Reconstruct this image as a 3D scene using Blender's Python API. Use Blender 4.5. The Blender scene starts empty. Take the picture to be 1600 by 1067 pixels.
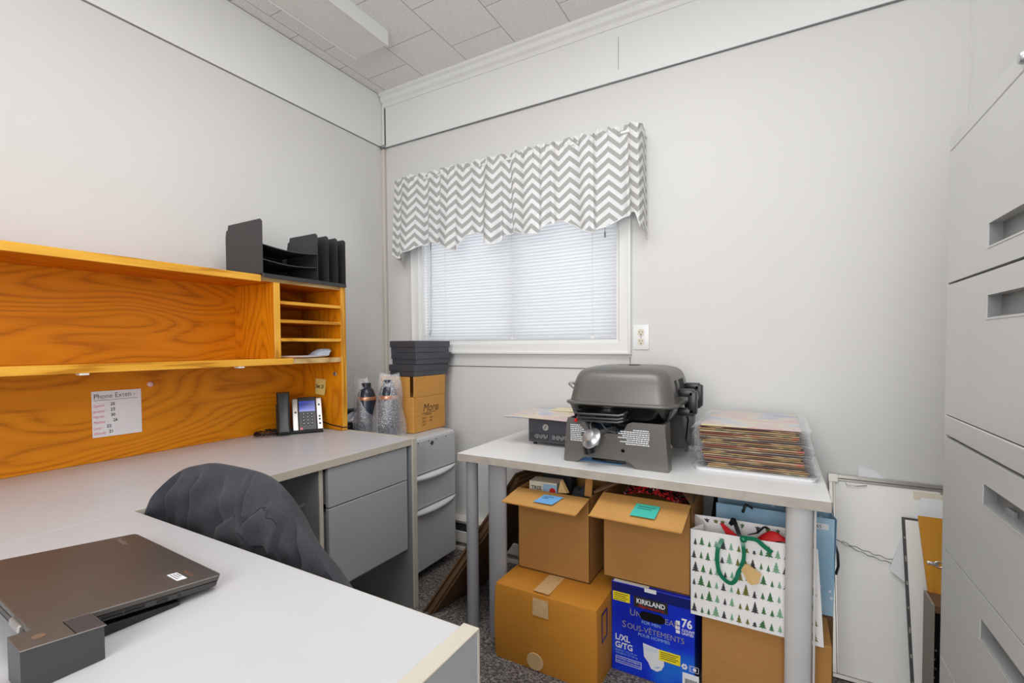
import bpy, bmesh, math, random
from mathutils import Vector, Matrix
R = math.radians
PI = math.pi
sc = bpy.context.scene
COL = sc.collection
random.seed(7)

# ------------------------------------------------------------------ camera
yaw, pitch, roll = -0.5143, -0.02806, -0.006695
f = Vector((math.sin(yaw)*math.cos(pitch), math.cos(yaw)*math.cos(pitch), math.sin(pitch)))
r0 = Vector((math.cos(yaw), -math.sin(yaw), 0))
u0 = r0.cross(f)
rr = r0*math.cos(roll) + u0*math.sin(roll)
uu = -r0*math.sin(roll) + u0*math.cos(roll)
cd = bpy.data.cameras.new('camera')
cam = bpy.data.objects.new('camera', cd); COL.objects.link(cam)
cd.sensor_width = 36; cd.lens = 36*733.2/1600; cd.shift_y = 26.7/1600
cd.clip_start = 0.02
m3 = Matrix((rr, uu, -f)).transposed()
cam.matrix_world = Matrix.Translation((0, 0, 1.17)) @ m3.to_4x4()
sc.camera = cam

# ------------------------------------------------------------------ world, lamps, exposure
w = bpy.data.worlds.new('daylight'); sc.world = w; w.use_nodes = True
bg = w.node_tree.nodes['Background']
bg.inputs[0].default_value = (0.93, 0.965, 1.0, 1); bg.inputs[1].default_value = 1.75
def area(name, loc, aim, sx, sy, power, col=(1, 1, 1)):
    l = bpy.data.lights.new(name, 'AREA'); l.shape = 'RECTANGLE'; l.size = sx; l.size_y = sy
    l.energy = power; l.color = col
    o = bpy.data.objects.new(name, l); COL.objects.link(o); o.location = loc
    o.rotation_euler = (Vector(aim)-Vector(loc)).to_track_quat('-Z', 'Y').to_euler()
    return o
area('overhead_fill', (-0.50, 0.78, 2.67), (-0.50, 0.78, 0), 1.4, 0.9, 21, (0.98, 0.99, 1.0))  # unseen fill light added under the ceiling to light the room evenly
area('rear_fill', (-0.10, -1.50, 1.55), (-0.40, 2.2, 1.25), 1.4, 1.8, 50, (0.985, 0.99, 1.0))  # added fill from behind the camera; the near wall has no doorway
vs = sc.view_settings
vs.view_transform = 'Standard'; vs.look = 'None'; vs.gamma = 1.0; vs.use_curve_mapping = False
vs.exposure = 0.0

# ------------------------------------------------------------------ helpers
def lin(c):
    c = c/255.0
    return c/12.92 if c <= 0.04045 else ((c+0.055)/1.055)**2.4
def rgb(r, g, b): return (lin(r), lin(g), lin(b), 1)

class NT:
    def __init__(s, name):
        s.m = bpy.data.materials.new(name); s.m.use_nodes = True
        s.t = s.m.node_tree; s.b = s.t.nodes['Principled BSDF']; s.out = s.t.nodes['Material Output']
    def n(s, typ, **kw):
        x = s.t.nodes.new(typ)
        for k, v in kw.items():
            if k in x.inputs: x.inputs[k].default_value = v
            else: setattr(x, k, v)
        return x
    def l(s, a, b): s.t.links.new(a, b)
    def math(s, op, a, b=None):
        x = s.t.nodes.new('ShaderNodeMath'); x.operation = op
        for i, v in enumerate((a, b)):
            if v is None: continue
            if hasattr(v, 'is_linked'): s.l(v, x.inputs[i])
            else: x.inputs[i].default_value = v
        return x.outputs[0]
    def coords(s, scale=(1, 1, 1), kind='Object'):
        tc = s.n('ShaderNodeTexCoord'); mp = s.n('ShaderNodeMapping')
        mp.inputs['Scale'].default_value = scale
        s.l(tc.outputs[kind], mp.inputs['Vector']); return mp.outputs[0]
    def ramp(s, fac, stops):
        r = s.n('ShaderNodeValToRGB'); e = r.color_ramp.elements
        while len(e) < len(stops): e.new(0.5)
        for i, (p, c) in enumerate(stops): e[i].position = p; e[i].color = c
        s.l(fac, r.inputs[0]); return r.outputs[0]
    def bump(s, h, strength, dist=0.002):
        b = s.n('ShaderNodeBump', Strength=strength, Distance=dist)
        s.l(h, b.inputs['Height']); s.l(b.outputs[0], s.b.inputs['Normal'])

def plain(name, c, rough=0.5, metal=0.0, var=0.06, scale=6.0, bump=0.0, bscale=200, coat=0.0, spec=0.5):
    k = NT(name); v = k.coords()
    nz = k.n('ShaderNodeTexNoise', Scale=scale, Detail=4.0); k.l(v, nz.inputs['Vector'])
    lo = tuple(x*(1-var) for x in c[:3])+(1,); hi = tuple(min(1, x*(1+var)) for x in c[:3])+(1,)
    k.l(k.ramp(nz.outputs[0], [(0.3, lo), (0.7, hi)]), k.b.inputs['Base Color'])
    k.b.inputs['Roughness'].default_value = rough; k.b.inputs['Metallic'].default_value = metal
    k.b.inputs['Coat Weight'].default_value = coat; k.b.inputs['Specular IOR Level'].default_value = spec
    if bump:
        n2 = k.n('ShaderNodeTexNoise', Scale=bscale, Detail=3.0); k.l(v, n2.inputs['Vector'])
        k.bump(n2.outputs[0], bump)
    return k.m

def wood(name, axis, dark, mid, light, rings=7.0, fine=0.35, rough=0.42):
    k = NT(name)
    s = [4.2, 4.2, 4.2]; s[axis] = 1.15
    v = k.coords(tuple(s))
    nz = k.n('ShaderNodeTexNoise', Scale=1.0, Detail=1.5, Roughness=0.4); k.l(v, nz.inputs['Vector'])
    t = k.math('PINGPONG', k.math('MULTIPLY', nz.outputs[0], rings*2), 0.5)
    fs = [90, 90, 90]; fs[axis] = 4
    nf = k.n('ShaderNodeTexNoise', Scale=1.0, Detail=3.0); k.l(k.coords(tuple(fs)), nf.inputs['Vector'])
    t2 = k.math('ADD', k.math('MULTIPLY', t, 1.3), k.math('MULTIPLY', k.math('SUBTRACT', nf.outputs[0], 0.5), fine*2))
    k.l(k.ramp(t2, [(-0.0, dark), (0.16, mid), (0.55, light)]), k.b.inputs['Base Color'])
    k.b.inputs['Roughness'].default_value = rough; k.b.inputs['Specular IOR Level'].default_value = 0.3
    k.bump(nf.outputs[0], 0.08, 0.001)
    return k.m

def clear_film(name, col, transp, rough=0.25, bubbles=0.0):
    k = NT(name); k.t.nodes.remove(k.b)
    d = k.n('ShaderNodeBsdfDiffuse'); d.inputs[0].default_value = col
    g = k.n('ShaderNodeBsdfGlossy', Roughness=rough); g.inputs[0].default_value = (0.9, 0.9, 0.92, 1)
    t = k.n('ShaderNodeBsdfTransparent')
    m1 = k.n('ShaderNodeMixShader'); m1.inputs[0].default_value = 0.3
    k.l(d.outputs[0], m1.inputs[1]); k.l(g.outputs[0], m1.inputs[2])
    m2 = k.n('ShaderNodeMixShader'); m2.inputs[0].default_value = transp
    k.l(m1.outputs[0], m2.inputs[1]); k.l(t.outputs[0], m2.inputs[2]); k.l(m2.outputs[0], k.out.inputs[0])
    if bubbles:
        vo = k.n('ShaderNodeTexVoronoi', Scale=bubbles); k.l(k.coords(), vo.inputs['Vector'])
        b = k.n('ShaderNodeBump', Strength=0.6, Distance=0.003); b.invert = True
        k.l(vo.outputs['Distance'], b.inputs['Height'])
        k.l(b.outputs[0], d.inputs['Normal']); k.l(b.outputs[0], g.inputs['Normal'])
        k.l(k.ramp(vo.outputs['Distance'], [(0.2, (transp*0.86,)*3+(1,)), (0.6, (min(1, transp*1.12),)*3+(1,))]), m2.inputs[0])
    return k.m

class MB:
    def __init__(s, off=(0, 0, 0)):
        s.bm = bmesh.new(); s.off = Vector(off); s.uv = None
    def raw(s, verts, faces, mi=0, M=None):
        vs_ = [s.bm.verts.new((M @ Vector(v) if M is not None else Vector(v))-s.off) for v in verts]
        out = []
        for fc in faces:
            try: q = s.bm.faces.new([vs_[i] for i in fc])
            except ValueError: continue
            q.material_index = mi; out.append(q)
        return vs_, out
    def box(s, x0, x1, y0, y1, z0, z1, bev=0.0, mi=0, M=None, seg=1):
        V = [(x, y, z) for x in (x0, x1) for y in (y0, y1) for z in (z0, z1)]
        F = [(0, 1, 3, 2), (4, 6, 7, 5), (0, 4, 5, 1), (2, 3, 7, 6), (0, 2, 6, 4), (1, 5, 7, 3)]
        vs_, fs = s.raw(V, F, mi, M)
        if bev > 0:
            bev = min(bev, 0.45*min(abs(x1-x0), abs(y1-y0), abs(z1-z0)))
            es = list({e for q in fs for e in q.edges})
            res = bmesh.ops.bevel(s.bm, geom=es, offset=bev, segments=seg, affect='EDGES', profile=0.5)
            for q in res['faces']: q.material_index = mi
        return s
    def prism(s, pts, ext, mi=0, M=None):
        n = len(pts); e = Vector(ext)
        V = [Vector(p) for p in pts]+[Vector(p)+e for p in pts]
        F = [tuple(range(n))[::-1], tuple(range(n, 2*n))]+[(i, (i+1) % n, n+(i+1) % n, n+i) for i in range(n)]
        s.raw(V, F, mi, M); return s
    def tube(s, pts, r, n=8, mi=0, M=None, closed=False, sq=(1, 1), up=None):
        P = [Vector(p) for p in pts]; N = len(P); V = []; prev = None
        for i, p in enumerate(P):
            if closed: d = P[(i+1) % N]-P[i-1]
            else: d = P[min(i+1, N-1)]-P[max(i-1, 0)]
            d.normalize()
            a = Vector(up) if up is not None else prev if prev is not None else (Vector((0, 0, 1)) if abs(d.z) < 0.9 else Vector((1, 0, 0)))
            a = (a-d*a.dot(d))
            if a.length < 1e-6: a = Vector((1, 0, 0))-d*d.x
            a.normalize(); b = d.cross(a); prev = a
            rad = r[i] if isinstance(r, (list, tuple)) else r
            for j in range(n):
                t = 2*PI*j/n+PI/n
                V.append(p+a*math.cos(t)*rad*sq[0]+b*math.sin(t)*rad*sq[1])
        F = []
        for i in range(N if closed else N-1):
            for j in range(n):
                F.append((i*n+j, i*n+(j+1) % n, ((i+1) % N)*n+(j+1) % n, ((i+1) % N)*n+j))
        if not closed: F += [tuple(range(n))[::-1], tuple(range((N-1)*n, N*n))]
        s.raw(V, F, mi, M); return s
    def lathe(s, prof, c=(0, 0, 0), n=24, mi=0, M=None):
        T = Matrix.Translation(c)
        if M is not None: T = M @ T
        V = []; F = []
        for (r, z) in prof:
            for j in range(n): V.append((r*math.cos(2*PI*j/n), r*math.sin(2*PI*j/n), z))
        for i in range(len(prof)-1):
            for j in range(n): F.append((i*n+j, i*n+(j+1) % n, (i+1)*n+(j+1) % n, (i+1)*n+j))
        F += [tuple(range(n))[::-1], tuple(range((len(prof)-1)*n, len(prof)*n))]
        s.raw(V, F, mi, T); return s
    def loft(s, rings, mi=0, cap=True, M=None):
        n = len(rings[0]); V = [p for q in rings for p in q]; F = []
        for i in range(len(rings)-1):
            for j in range(n): F.append((i*n+j, i*n+(j+1) % n, (i+1)*n+(j+1) % n, (i+1)*n+j))
        if cap: F += [tuple(range(n))[::-1], tuple(range((len(rings)-1)*n, len(rings)*n))]
        s.raw(V, F, mi, M); return s
    def grid(s, nu, nv, fn, mi=0, uvf=None, M=None):
        V = [fn(i/nu, j/nv) for i in range(nu+1) for j in range(nv+1)]
        F = [(i*(nv+1)+j, (i+1)*(nv+1)+j, (i+1)*(nv+1)+j+1, i*(nv+1)+j+1) for i in range(nu) for j in range(nv)]
        vs_, fs = s.raw(V, F, mi, M)
        if uvf:
            L = s.bm.loops.layers.uv.verify()
            idx = {v: k for k, v in enumerate(vs_)}
            for q in fs:
                for lp in q.loops:
                    k = idx[lp.vert]; lp[L].uv = uvf((k//(nv+1))/nu, (k % (nv+1))/nv)
        return s
    def text(s, txt, o, xd, yd, size, mi=0, align='LEFT', bold=0.0, sx=1.0, shear=0.0, lift=0.0006):
        c = bpy.data.curves.new('t', 'FONT'); c.body = txt; c.size = 1.0; c.align_x = align
        c.offset = bold; c.shear = shear; c.resolution_u = 3
        ob = bpy.data.objects.new('t', c); COL.objects.link(ob)
        me = bpy.data.meshes.new_from_object(ob.evaluated_get(bpy.context.evaluated_depsgraph_get()))
        X = Vector(xd).normalized(); Y = Vector(yd).normalized(); Z = X.cross(Y)
        V = [Vector(o)+X*(v.co.x*size*sx)+Y*(v.co.y*size)+Z*lift for v in me.vertices]
        s.raw(V, [tuple(p.vertices) for p in me.polygons], mi)
        bpy.data.objects.remove(ob); bpy.data.curves.remove(c); bpy.data.meshes.remove(me)
        return s
    def build(s, name, mats, parent=None, smooth=None, recalc=True):
        if recalc: bmesh.ops.recalc_face_normals(s.bm, faces=s.bm.faces[:])
        me = bpy.data.meshes.new(name); s.bm.to_mesh(me); s.bm.free()
        for m in (mats if isinstance(mats, (list, tuple)) else [mats]): me.materials.append(m)
        if smooth is not None:
            for p in me.polygons: p.use_smooth = True
            me.set_sharp_from_angle(angle=R(smooth))
        o = bpy.data.objects.new(name, me); COL.objects.link(o)
        if parent is not None: o.parent = parent
        return o

def tag(o, label=None, cat=None, group=None, kind=None):
    if label: o['label'] = label
    if cat: o['category'] = cat
    if group: o['group'] = group
    if kind: o['kind'] = kind
    return o
def thing(name, label, cat, loc=(0, 0, 0), rz=0.0, group=None, rot=None):
    o = bpy.data.objects.new(name, None); COL.objects.link(o); o.location = loc
    o.rotation_euler = rot if rot else (0, 0, rz); o.empty_display_size = 0.05
    return tag(o, label, cat, group)
def struct(o): return tag(o, kind='structure')
def single(mb, name, mats, loc, label, cat, group=None, smooth=None):
    o = mb.build(name, mats, smooth=smooth); o.location = loc; return tag(o, label, cat, group)
def interp(tab, x):
    if x <= tab[0][0]: return tab[0][1]
    for (a, b), (c, d) in zip(tab, tab[1:]):
        if x <= c: return b+(d-b)*(x-a)/(c-a)
    return tab[-1][1]
def rrect(cx, cy, z, hx, hy, rad, n=5):
    out = []
    for k, (sx, sy) in enumerate(((1, 1), (-1, 1), (-1, -1), (1, -1))):
        for j in range(n+1):
            a = PI/2*k+PI/2*j/n
            out.append((cx+sx*(hx-rad)+rad*math.cos(a), cy+sy*(hy-rad)+rad*math.sin(a), z))
    return out

# ------------------------------------------------------------------ materials
M = {}
def wallmat(name, c):
    k = NT(name); v = k.coords()
    nz = k.n('ShaderNodeTexNoise', Scale=1.3, Detail=3.0); k.l(v, nz.inputs['Vector'])
    lo = tuple(x*0.97 for x in c[:3])+(1,)
    k.l(k.ramp(nz.outputs[0], [(0.35, lo), (0.65, c)]), k.b.inputs['Base Color'])
    k.b.inputs['Roughness'].default_value = 0.6
    n2 = k.n('ShaderNodeTexNoise', Scale=1.0, Detail=4.0); k.l(k.coords((60, 60, 240)), n2.inputs['Vector'])
    k.bump(n2.outputs[0], 0.10, 0.0015); return k.m
M['wall'] = wallmat('painted_panel', rgb(222, 221, 219))
M['band'] = wallmat('white_band', rgb(238, 238, 237))
M['trimw'] = plain('white_trim', rgb(236, 236, 234), 0.4, var=0.02)
M['corner'] = plain('cream_corner_strip', rgb(214, 207, 197), 0.5, var=0.03)
M['gap'] = plain('dark_joint', rgb(122, 122, 121), 0.8)
M['steel'] = plain('dull_steel', rgb(150, 152, 155), 0.35, 0.8)
def ceilmat():
    k = NT('ceiling_tiles'); tc = k.n('ShaderNodeTexCoord'); sp = k.n('ShaderNodeSeparateXYZ'); cb = k.n('ShaderNodeCombineXYZ')
    k.l(tc.outputs['Object'], sp.inputs[0])
    k.l(k.math('ADD', sp.outputs[1], -2.03+0.1525+6.1), cb.inputs[0]); k.l(k.math('ADD', sp.outputs[0], 2.11+6.1), cb.inputs[1])
    b = k.n('ShaderNodeTexBrick', Scale=1.0); b.offset = 0.5
    b.inputs['Brick Width'].default_value = 0.305; b.inputs['Row Height'].default_value = 0.305
    b.inputs['Mortar Size'].default_value = 0.0016; b.inputs['Mortar Smooth'].default_value = 0.2
    b.inputs['Color1'].default_value = rgb(238, 237, 234); b.inputs['Color2'].default_value = rgb(234, 233, 230)
    b.inputs['Mortar'].default_value = rgb(140, 139, 138)
    k.l(cb.outputs[0], b.inputs['Vector'])
    n2 = k.n('ShaderNodeTexNoise', Scale=170.0, Detail=3.0); k.l(tc.outputs['Object'], n2.inputs['Vector'])
    mx = k.n('ShaderNodeMixRGB', blend_type='MULTIPLY'); mx.inputs[0].default_value = 1.0
    k.l(b.outputs[0], mx.inputs[1]); k.l(k.ramp(n2.outputs[0], [(0.35, (0.86, 0.86, 0.86, 1)), (0.55, (1, 1, 1, 1))]), mx.inputs[2])
    k.l(mx.outputs[0], k.b.inputs['Base Color']); k.b.inputs['Roughness'].default_value = 0.8
    h = k.math('SUBTRACT', k.math('MULTIPLY', n2.outputs[0], 0.3), k.math('MULTIPLY', b.outputs['Fac'], 1.0))
    k.bump(h, 0.5, 0.003); return k.m
M['ceil'] = ceilmat()
def carpet():
    k = NT('loop_carpet')
    v1 = k.n('ShaderNodeTexVoronoi', Scale=1.0); k.l(k.coords((150, 260, 1)), v1.inputs['Vector'])
    n2 = k.n('ShaderNodeTexNoise', Scale=1.0, Detail=2.0); k.l(k.coords((60, 170, 1)), n2.inputs['Vector'])
    t = k.math('ADD', k.math('MULTIPLY', v1.outputs['Color'], 0.55), k.math('MULTIPLY', n2.outputs[0], 0.45))
    k.l(k.ramp(t, [(0.22, rgb(34, 33, 36)), (0.45, rgb(92, 88, 88)), (0.62, rgb(140, 132, 126)), (0.8, rgb(182, 172, 162))]), k.b.inputs['Base Color'])
    k.b.inputs['Roughness'].default_value = 0.95
    k.bump(v1.outputs['Distance'], 0.6, 0.004); return k.m
M['carpet'] = carpet()
D_, MI_, L_ = (0.50, 0.152, 0.0022, 1), (0.64, 0.208, 0.0030, 1), (0.72, 0.250, 0.0040, 1)
M['oak_y'] = wood('oak_veneer_long_grain', 1, D_, MI_, L_, rings=11)
M['oak_z'] = wood('oak_veneer_upright_grain', 2, D_, MI_, L_, rings=11)
M['oak_edge'] = wood('solid_oak_edge', 1, (0.5, 0.20, 0.012, 1), (0.72, 0.34, 0.03, 1), (0.82, 0.42, 0.05, 1), rings=4, fine=0.6)
M['oak_edge_z'] = wood('solid_oak_upright_edge', 2, (0.5, 0.20, 0.012, 1), (0.72, 0.34, 0.03, 1), (0.82, 0.42, 0.05, 1), rings=4, fine=0.6)
M['ply'] = wood('raw_board_edge', 1, (0.42, 0.25, 0.09, 1), (0.55, 0.36, 0.15, 1), (0.66, 0.46, 0.22, 1))
M['lam'] = plain('grey_laminate', rgb(198, 198, 200), 0.35, var=0.02)
M['drawer'] = plain('grey_drawer_laminate', rgb(172, 174, 178), 0.42, var=0.02)
M['desk_in'] = plain('grey_desk_panel', rgb(140, 142, 145), 0.5, var=0.03)
M['beige'] = plain('beige_edge_band', rgb(200, 192, 178), 0.45, var=0.04, scale=20)
M['black'] = plain('black_plastic', rgb(28, 28, 31), 0.35, var=0.1)
M['blackm'] = plain('matt_black', rgb(40, 40, 42), 0.6, var=0.08)
M['orgz'] = plain('black_metal_organiser', rgb(52, 51, 53), 0.4, 0.0, var=0.06)
M['char'] = plain('charcoal_card', rgb(66, 68, 76), 0.38, var=0.05)  # slightly bluish: window reflection on the boxes put into the base colour
M['pedw'] = plain('light_grey_steel', rgb(196, 197, 199), 0.38, var=0.02)
M['pedh'] = plain('pale_handle_plastic', rgb(222, 224, 227), 0.3, var=0.02)
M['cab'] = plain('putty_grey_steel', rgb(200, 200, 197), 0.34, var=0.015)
M['cabin'] = plain('shaded_recess_steel', rgb(132, 133, 133), 0.4, var=0.02)  # cabinet steel darkened in colour to give shade inside the handle recesses
M['tabw'] = plain('white_table_laminate', rgb(234, 234, 233), 0.35, var=0.015)
M['tabe'] = plain('worn_grey_edge', rgb(180, 172, 162), 0.5, var=0.10, scale=22)
M['leg'] = plain('grey_painted_leg', rgb(156, 156, 160), 0.36, var=0.05, scale=9)
M['legr'] = plain('silver_painted_leg', rgb(196, 195, 194), 0.36, var=0.05, scale=9)
def card(name, c, v=0.08):
    k = NT(name)
    n1 = k.n('ShaderNodeTexNoise', Scale=1.0, Detail=3.0); k.l(k.coords((14, 14, 160)), n1.inputs['Vector'])
    n2 = k.n('ShaderNodeTexNoise', Scale=5.0, Detail=3.0); k.l(k.coords(), n2.inputs['Vector'])
    t = k.math('ADD', k.math('MULTIPLY', n1.outputs[0], 0.5), k.math('MULTIPLY', n2.outputs[0], 0.5))
    k.l(k.ramp(t, [(0.3, tuple(x*(1-v*2) for x in c[:3])+(1,)), (0.7, c)]), k.b.inputs['Base Color'])
    k.b.inputs['Roughness'].default_value = 0.7; k.b.inputs['Specular IOR Level'].default_value = 0.3
    k.bump(n1.outputs[0], 0.05, 0.001); return k.m
M['cardA'] = card('golden_cardboard', rgb(206, 138, 48))
M['cardB'] = card('brown_cardboard', rgb(186, 134, 74))
M['cardE'] = card('light_cardboard', rgb(212, 160, 92))
M['cardD'] = card('dull_cardboard', rgb(112, 84, 58))
M['cardM'] = card('tan_cardboard', rgb(214, 154, 78))
M['tape'] = plain('clear_tape', rgb(214, 180, 130), 0.25, var=0.08, scale=60)
M['ink'] = plain('black_ink', rgb(36, 33, 34), 0.6)
M['pink'] = plain('pink_ink', rgb(232, 120, 140), 0.6)
M['paper'] = plain('white_paper', rgb(232, 232, 236), 0.6, var=0.02)
M['white'] = plain('white_print', rgb(236, 238, 242), 0.5, var=0.02)
M['yellow_note'] = plain('yellow_note_paper', rgb(226, 200, 120), 0.6, var=0.03)
M['blue_note'] = plain('blue_note_paper', rgb(120, 182, 236), 0.6, var=0.03)
M['teal_note'] = plain('teal_note_paper', rgb(72, 200, 184), 0.6, var=0.03)
def glass():
    k = NT('window_glass'); k.t.nodes.remove(k.b)
    t = k.n('ShaderNodeBsdfTransparent'); g = k.n('ShaderNodeBsdfGlossy', Roughness=0.02)
    x = k.n('ShaderNodeMixShader'); x.inputs[0].default_value = 0.06
    k.l(t.outputs[0], x.inputs[1]); k.l(g.outputs[0], x.inputs[2]); k.l(x.outputs[0], k.out.inputs[0]); return k.m
M['glass'] = glass()
def slat():
    k = NT('white_blind_slat'); k.b.inputs['Base Color'].default_value = rgb(236, 237, 239); k.b.inputs['Roughness'].default_value = 0.4
    t = k.n('ShaderNodeBsdfTranslucent'); t.inputs[0].default_value = rgb(238, 240, 244)
    x = k.n('ShaderNodeMixShader'); x.inputs[0].default_value = 0.45
    k.l(k.b.outputs[0], x.inputs[1]); k.l(t.outputs[0], x.inputs[2]); k.l(x.outputs[0], k.out.inputs[0]); return k.m
M['slat'] = slat()
def chevron():
    k = NT('chevron_cotton'); uv = k.n('ShaderNodeUVMap'); sp = k.n('ShaderNodeSeparateXYZ'); k.l(uv.outputs[0], sp.inputs[0])
    z = k.math('PINGPONG', k.math('DIVIDE', sp.outputs[0], 0.108), 0.5)
    vv = k.math('ADD', k.math('DIVIDE', sp.outputs[1], 0.050), k.math('MULTIPLY', z, 1.9))
    s_ = k.math('LESS_THAN', k.math('FRACT', vv), 0.5)
    k.l(k.ramp(s_, [(0.4, rgb(238, 238, 238)), (0.6, rgb(178, 177, 175))]), k.b.inputs['Base Color'])
    k.b.inputs['Roughness'].default_value = 0.85
    n = k.n('ShaderNodeTexNoise', Scale=500.0, Detail=2.0); k.l(k.coords(), n.inputs['Vector']); k.bump(n.outputs[0], 0.12, 0.001)
    t = k.n('ShaderNodeBsdfTranslucent'); k.l(k.b.inputs['Base Color'].links[0].from_socket, t.inputs[0])
    x = k.n('ShaderNodeMixShader'); x.inputs[0].default_value = 0.12
    k.l(k.b.outputs[0], x.inputs[1]); k.l(t.outputs[0], x.inputs[2]); k.l(x.outputs[0], k.out.inputs[0]); return k.m
M['chev'] = chevron()
M['hem'] = plain('white_hem_cord', rgb(235, 235, 235), 0.8)
M['liner'] = plain('pale_lining', rgb(205, 204, 202), 0.85)
M['plate'] = plain('white_outlet_plate', rgb(240, 240, 240), 0.3, var=0.01)
M['recep'] = plain('ivory_receptacle', rgb(226, 216, 196), 0.35, var=0.02)
M['silver'] = plain('silver_plastic', rgb(190, 186, 182), 0.32, 0.5)
def lcd():
    k = NT('lit_phone_screen'); v = k.coords((1, 1, 1), 'Generated'); sp = k.n('ShaderNodeSeparateXYZ'); k.l(v, sp.inputs[0])
    c = k.ramp(sp.outputs[2], [(0.0, rgb(150, 165, 235)), (0.3, rgb(75, 95, 205)), (0.65, rgb(40, 50, 140)), (1.0, rgb(60, 80, 180))])
    k.l(c, k.b.inputs['Emission Color']); k.b.inputs['Emission Strength'].default_value = 0.75
    k.b.inputs['Base Color'].default_value = (0.01, 0.01, 0.03, 1); k.b.inputs['Roughness'].default_value = 0.2; return k.m
M['lcd'] = lcd()
M['red'] = plain('red_tissue', rgb(206, 22, 28), 0.6, var=0.1)
M['bagw'] = plain('white_gift_paper', rgb(240, 238, 237), 0.45, var=0.015)
M['bagb'] = plain('pale_blue_print', rgb(158, 194, 218), 0.4, var=0.06, scale=14)
def snowy():
    k = NT('pale_blue_snow_paper'); v = k.n('ShaderNodeTexVoronoi', Scale=26.0); k.l(k.coords(), v.inputs['Vector'])
    n = k.n('ShaderNodeTexNoise', Scale=9.0); k.l(k.coords(), n.inputs['Vector'])
    mx = k.n('ShaderNodeMixRGB'); k.l(k.ramp(v.outputs['Distance'], [(0.09, (1, 1, 1, 1)), (0.16, (0, 0, 0, 1))]), mx.inputs[0])
    k.l(k.ramp(n.outputs[0], [(0.35, rgb(146, 186, 212)), (0.65, rgb(168, 202, 224))]), mx.inputs[1]); mx.inputs[2].default_value = rgb(226, 236, 244)
    k.l(mx.outputs[0], k.b.inputs['Base Color']); k.b.inputs['Roughness'].default_value = 0.4; return k.m
M['bags'] = snowy()
M['tree1'] = plain('mint_tree_print', rgb(126, 176, 140), 0.6)
M['tree2'] = plain('green_tree_print', rgb(62, 118, 66), 0.6)
M['tree3'] = plain('dark_tree_print', rgb(62, 62, 66), 0.6)
M['tree4'] = plain('olive_tree_print', rgb(112, 116, 44), 0.6)
M['trunk'] = plain('trunk_print', rgb(96, 74, 58), 0.6)
M['ribbon'] = plain('green_satin_ribbon', rgb(14, 112, 82), 0.3, var=0.1, scale=30)
M['ribbond'] = plain('dark_ribbon', rgb(22, 28, 30), 0.45)
M['kraft'] = plain('kraft_tag', rgb(214, 178, 118), 0.6)
def kirk():
    k = NT('printed_blue_carton'); v = k.coords()
    n = k.n('ShaderNodeTexNoise', Scale=5.0, Detail=1.5); k.l(v, n.inputs['Vector'])
    k.l(k.ramp(n.outputs[0], [(0.35, rgb(8, 34, 178)), (0.52, rgb(14, 54, 212)), (0.70, rgb(32, 120, 222))]), k.b.inputs['Base Color'])
    k.b.inputs['Roughness'].default_value = 0.3; return k.m
M['kirk'] = kirk()
M['kblue'] = plain('deep_blue_print', rgb(10, 24, 110), 0.35)
M['yel'] = plain('yellow_sticker', rgb(246, 224, 40), 0.4, var=0.02)
M['grill'] = plain('graphite_grill_paint', rgb(112, 109, 105), 0.36, 0.35, var=0.03)
M['gloss'] = plain('black_enamel', rgb(12, 12, 13), 0.12)
M['chrome'] = plain('bright_metal', rgb(196, 197, 199), 0.34, 0.8)
M['wire'] = plain('dark_steel_wire', rgb(95, 96, 98), 0.3, 0.7)
M['oven'] = plain('dark_grey_oven', rgb(70, 72, 80), 0.4, 0.2)
def fleece():
    k = NT('charcoal_fleece')
    n = k.n('ShaderNodeTexNoise', Scale=420.0, Detail=3.0); k.l(k.coords(), n.inputs['Vector'])
    n2 = k.n('ShaderNodeTexNoise', Scale=9.0, Detail=3.0); k.l(k.coords(), n2.inputs['Vector'])
    t = k.math('ADD', k.math('MULTIPLY', n.outputs[0], 0.6), k.math('MULTIPLY', n2.outputs[0], 0.4))
    k.l(k.ramp(t, [(0.3, rgb(34, 35, 41)), (0.7, rgb(66, 68, 76))]), k.b.inputs['Base Color'])
    k.b.inputs['Roughness'].default_value = 0.95; k.b.inputs['Sheen Weight'].default_value = 0.08
    k.bump(n.outputs[0], 0.5, 0.003); return k.m
M['fleece'] = fleece()
M['seam'] = plain('dark_fleece_seam', rgb(34, 35, 40), 0.9)
M['lap'] = plain('brushed_dark_lid', rgb(92, 85, 80), 0.42, 0.25, var=0.08, scale=3)
M['lapb'] = plain('dark_laptop_body', rgb(66, 65, 66), 0.45, 0.1)
M['lapedge'] = plain('worn_bright_edge', rgb(150, 146, 142), 0.35, 0.4)
M['film'] = clear_film('clear_sleeve', (0.9, 0.9, 0.9, 1), 0.62)
M['bubble'] = clear_film('bubble_wrap', (0.88, 0.9, 0.93, 1), 0.70, 0.22, bubbles=120.0)
M['navy'] = plain('dark_slate_glass', rgb(42, 47, 62), 0.25)
M['copper'] = plain('copper_band', rgb(206, 150, 120), 0.3, 0.6)
M['bluefilm'] = clear_film('blue_poly_bag', (0.62, 0.74, 0.9, 1), 0.3)
M['alu'] = plain('aged_aluminium', rgb(168, 165, 158), 0.35, 0.7, var=0.08)
M['backer'] = plain('off_white_backer', rgb(240, 238, 233), 0.6, var=0.02)
M['darkframe'] = plain('dark_frame_edge', rgb(72, 72, 74), 0.5)
M['masking'] = plain('masking_tape', rgb(224, 214, 196), 0.6)
M['hb'] = wood('orange_hardboard', 2, (0.45, 0.17, 0.012, 1), (0.56, 0.24, 0.022, 1), (0.62, 0.29, 0.03, 1), rings=2)
M['greyside'] = plain('grey_box_side', rgb(150, 140, 130), 0.6, var=0.05)
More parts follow.
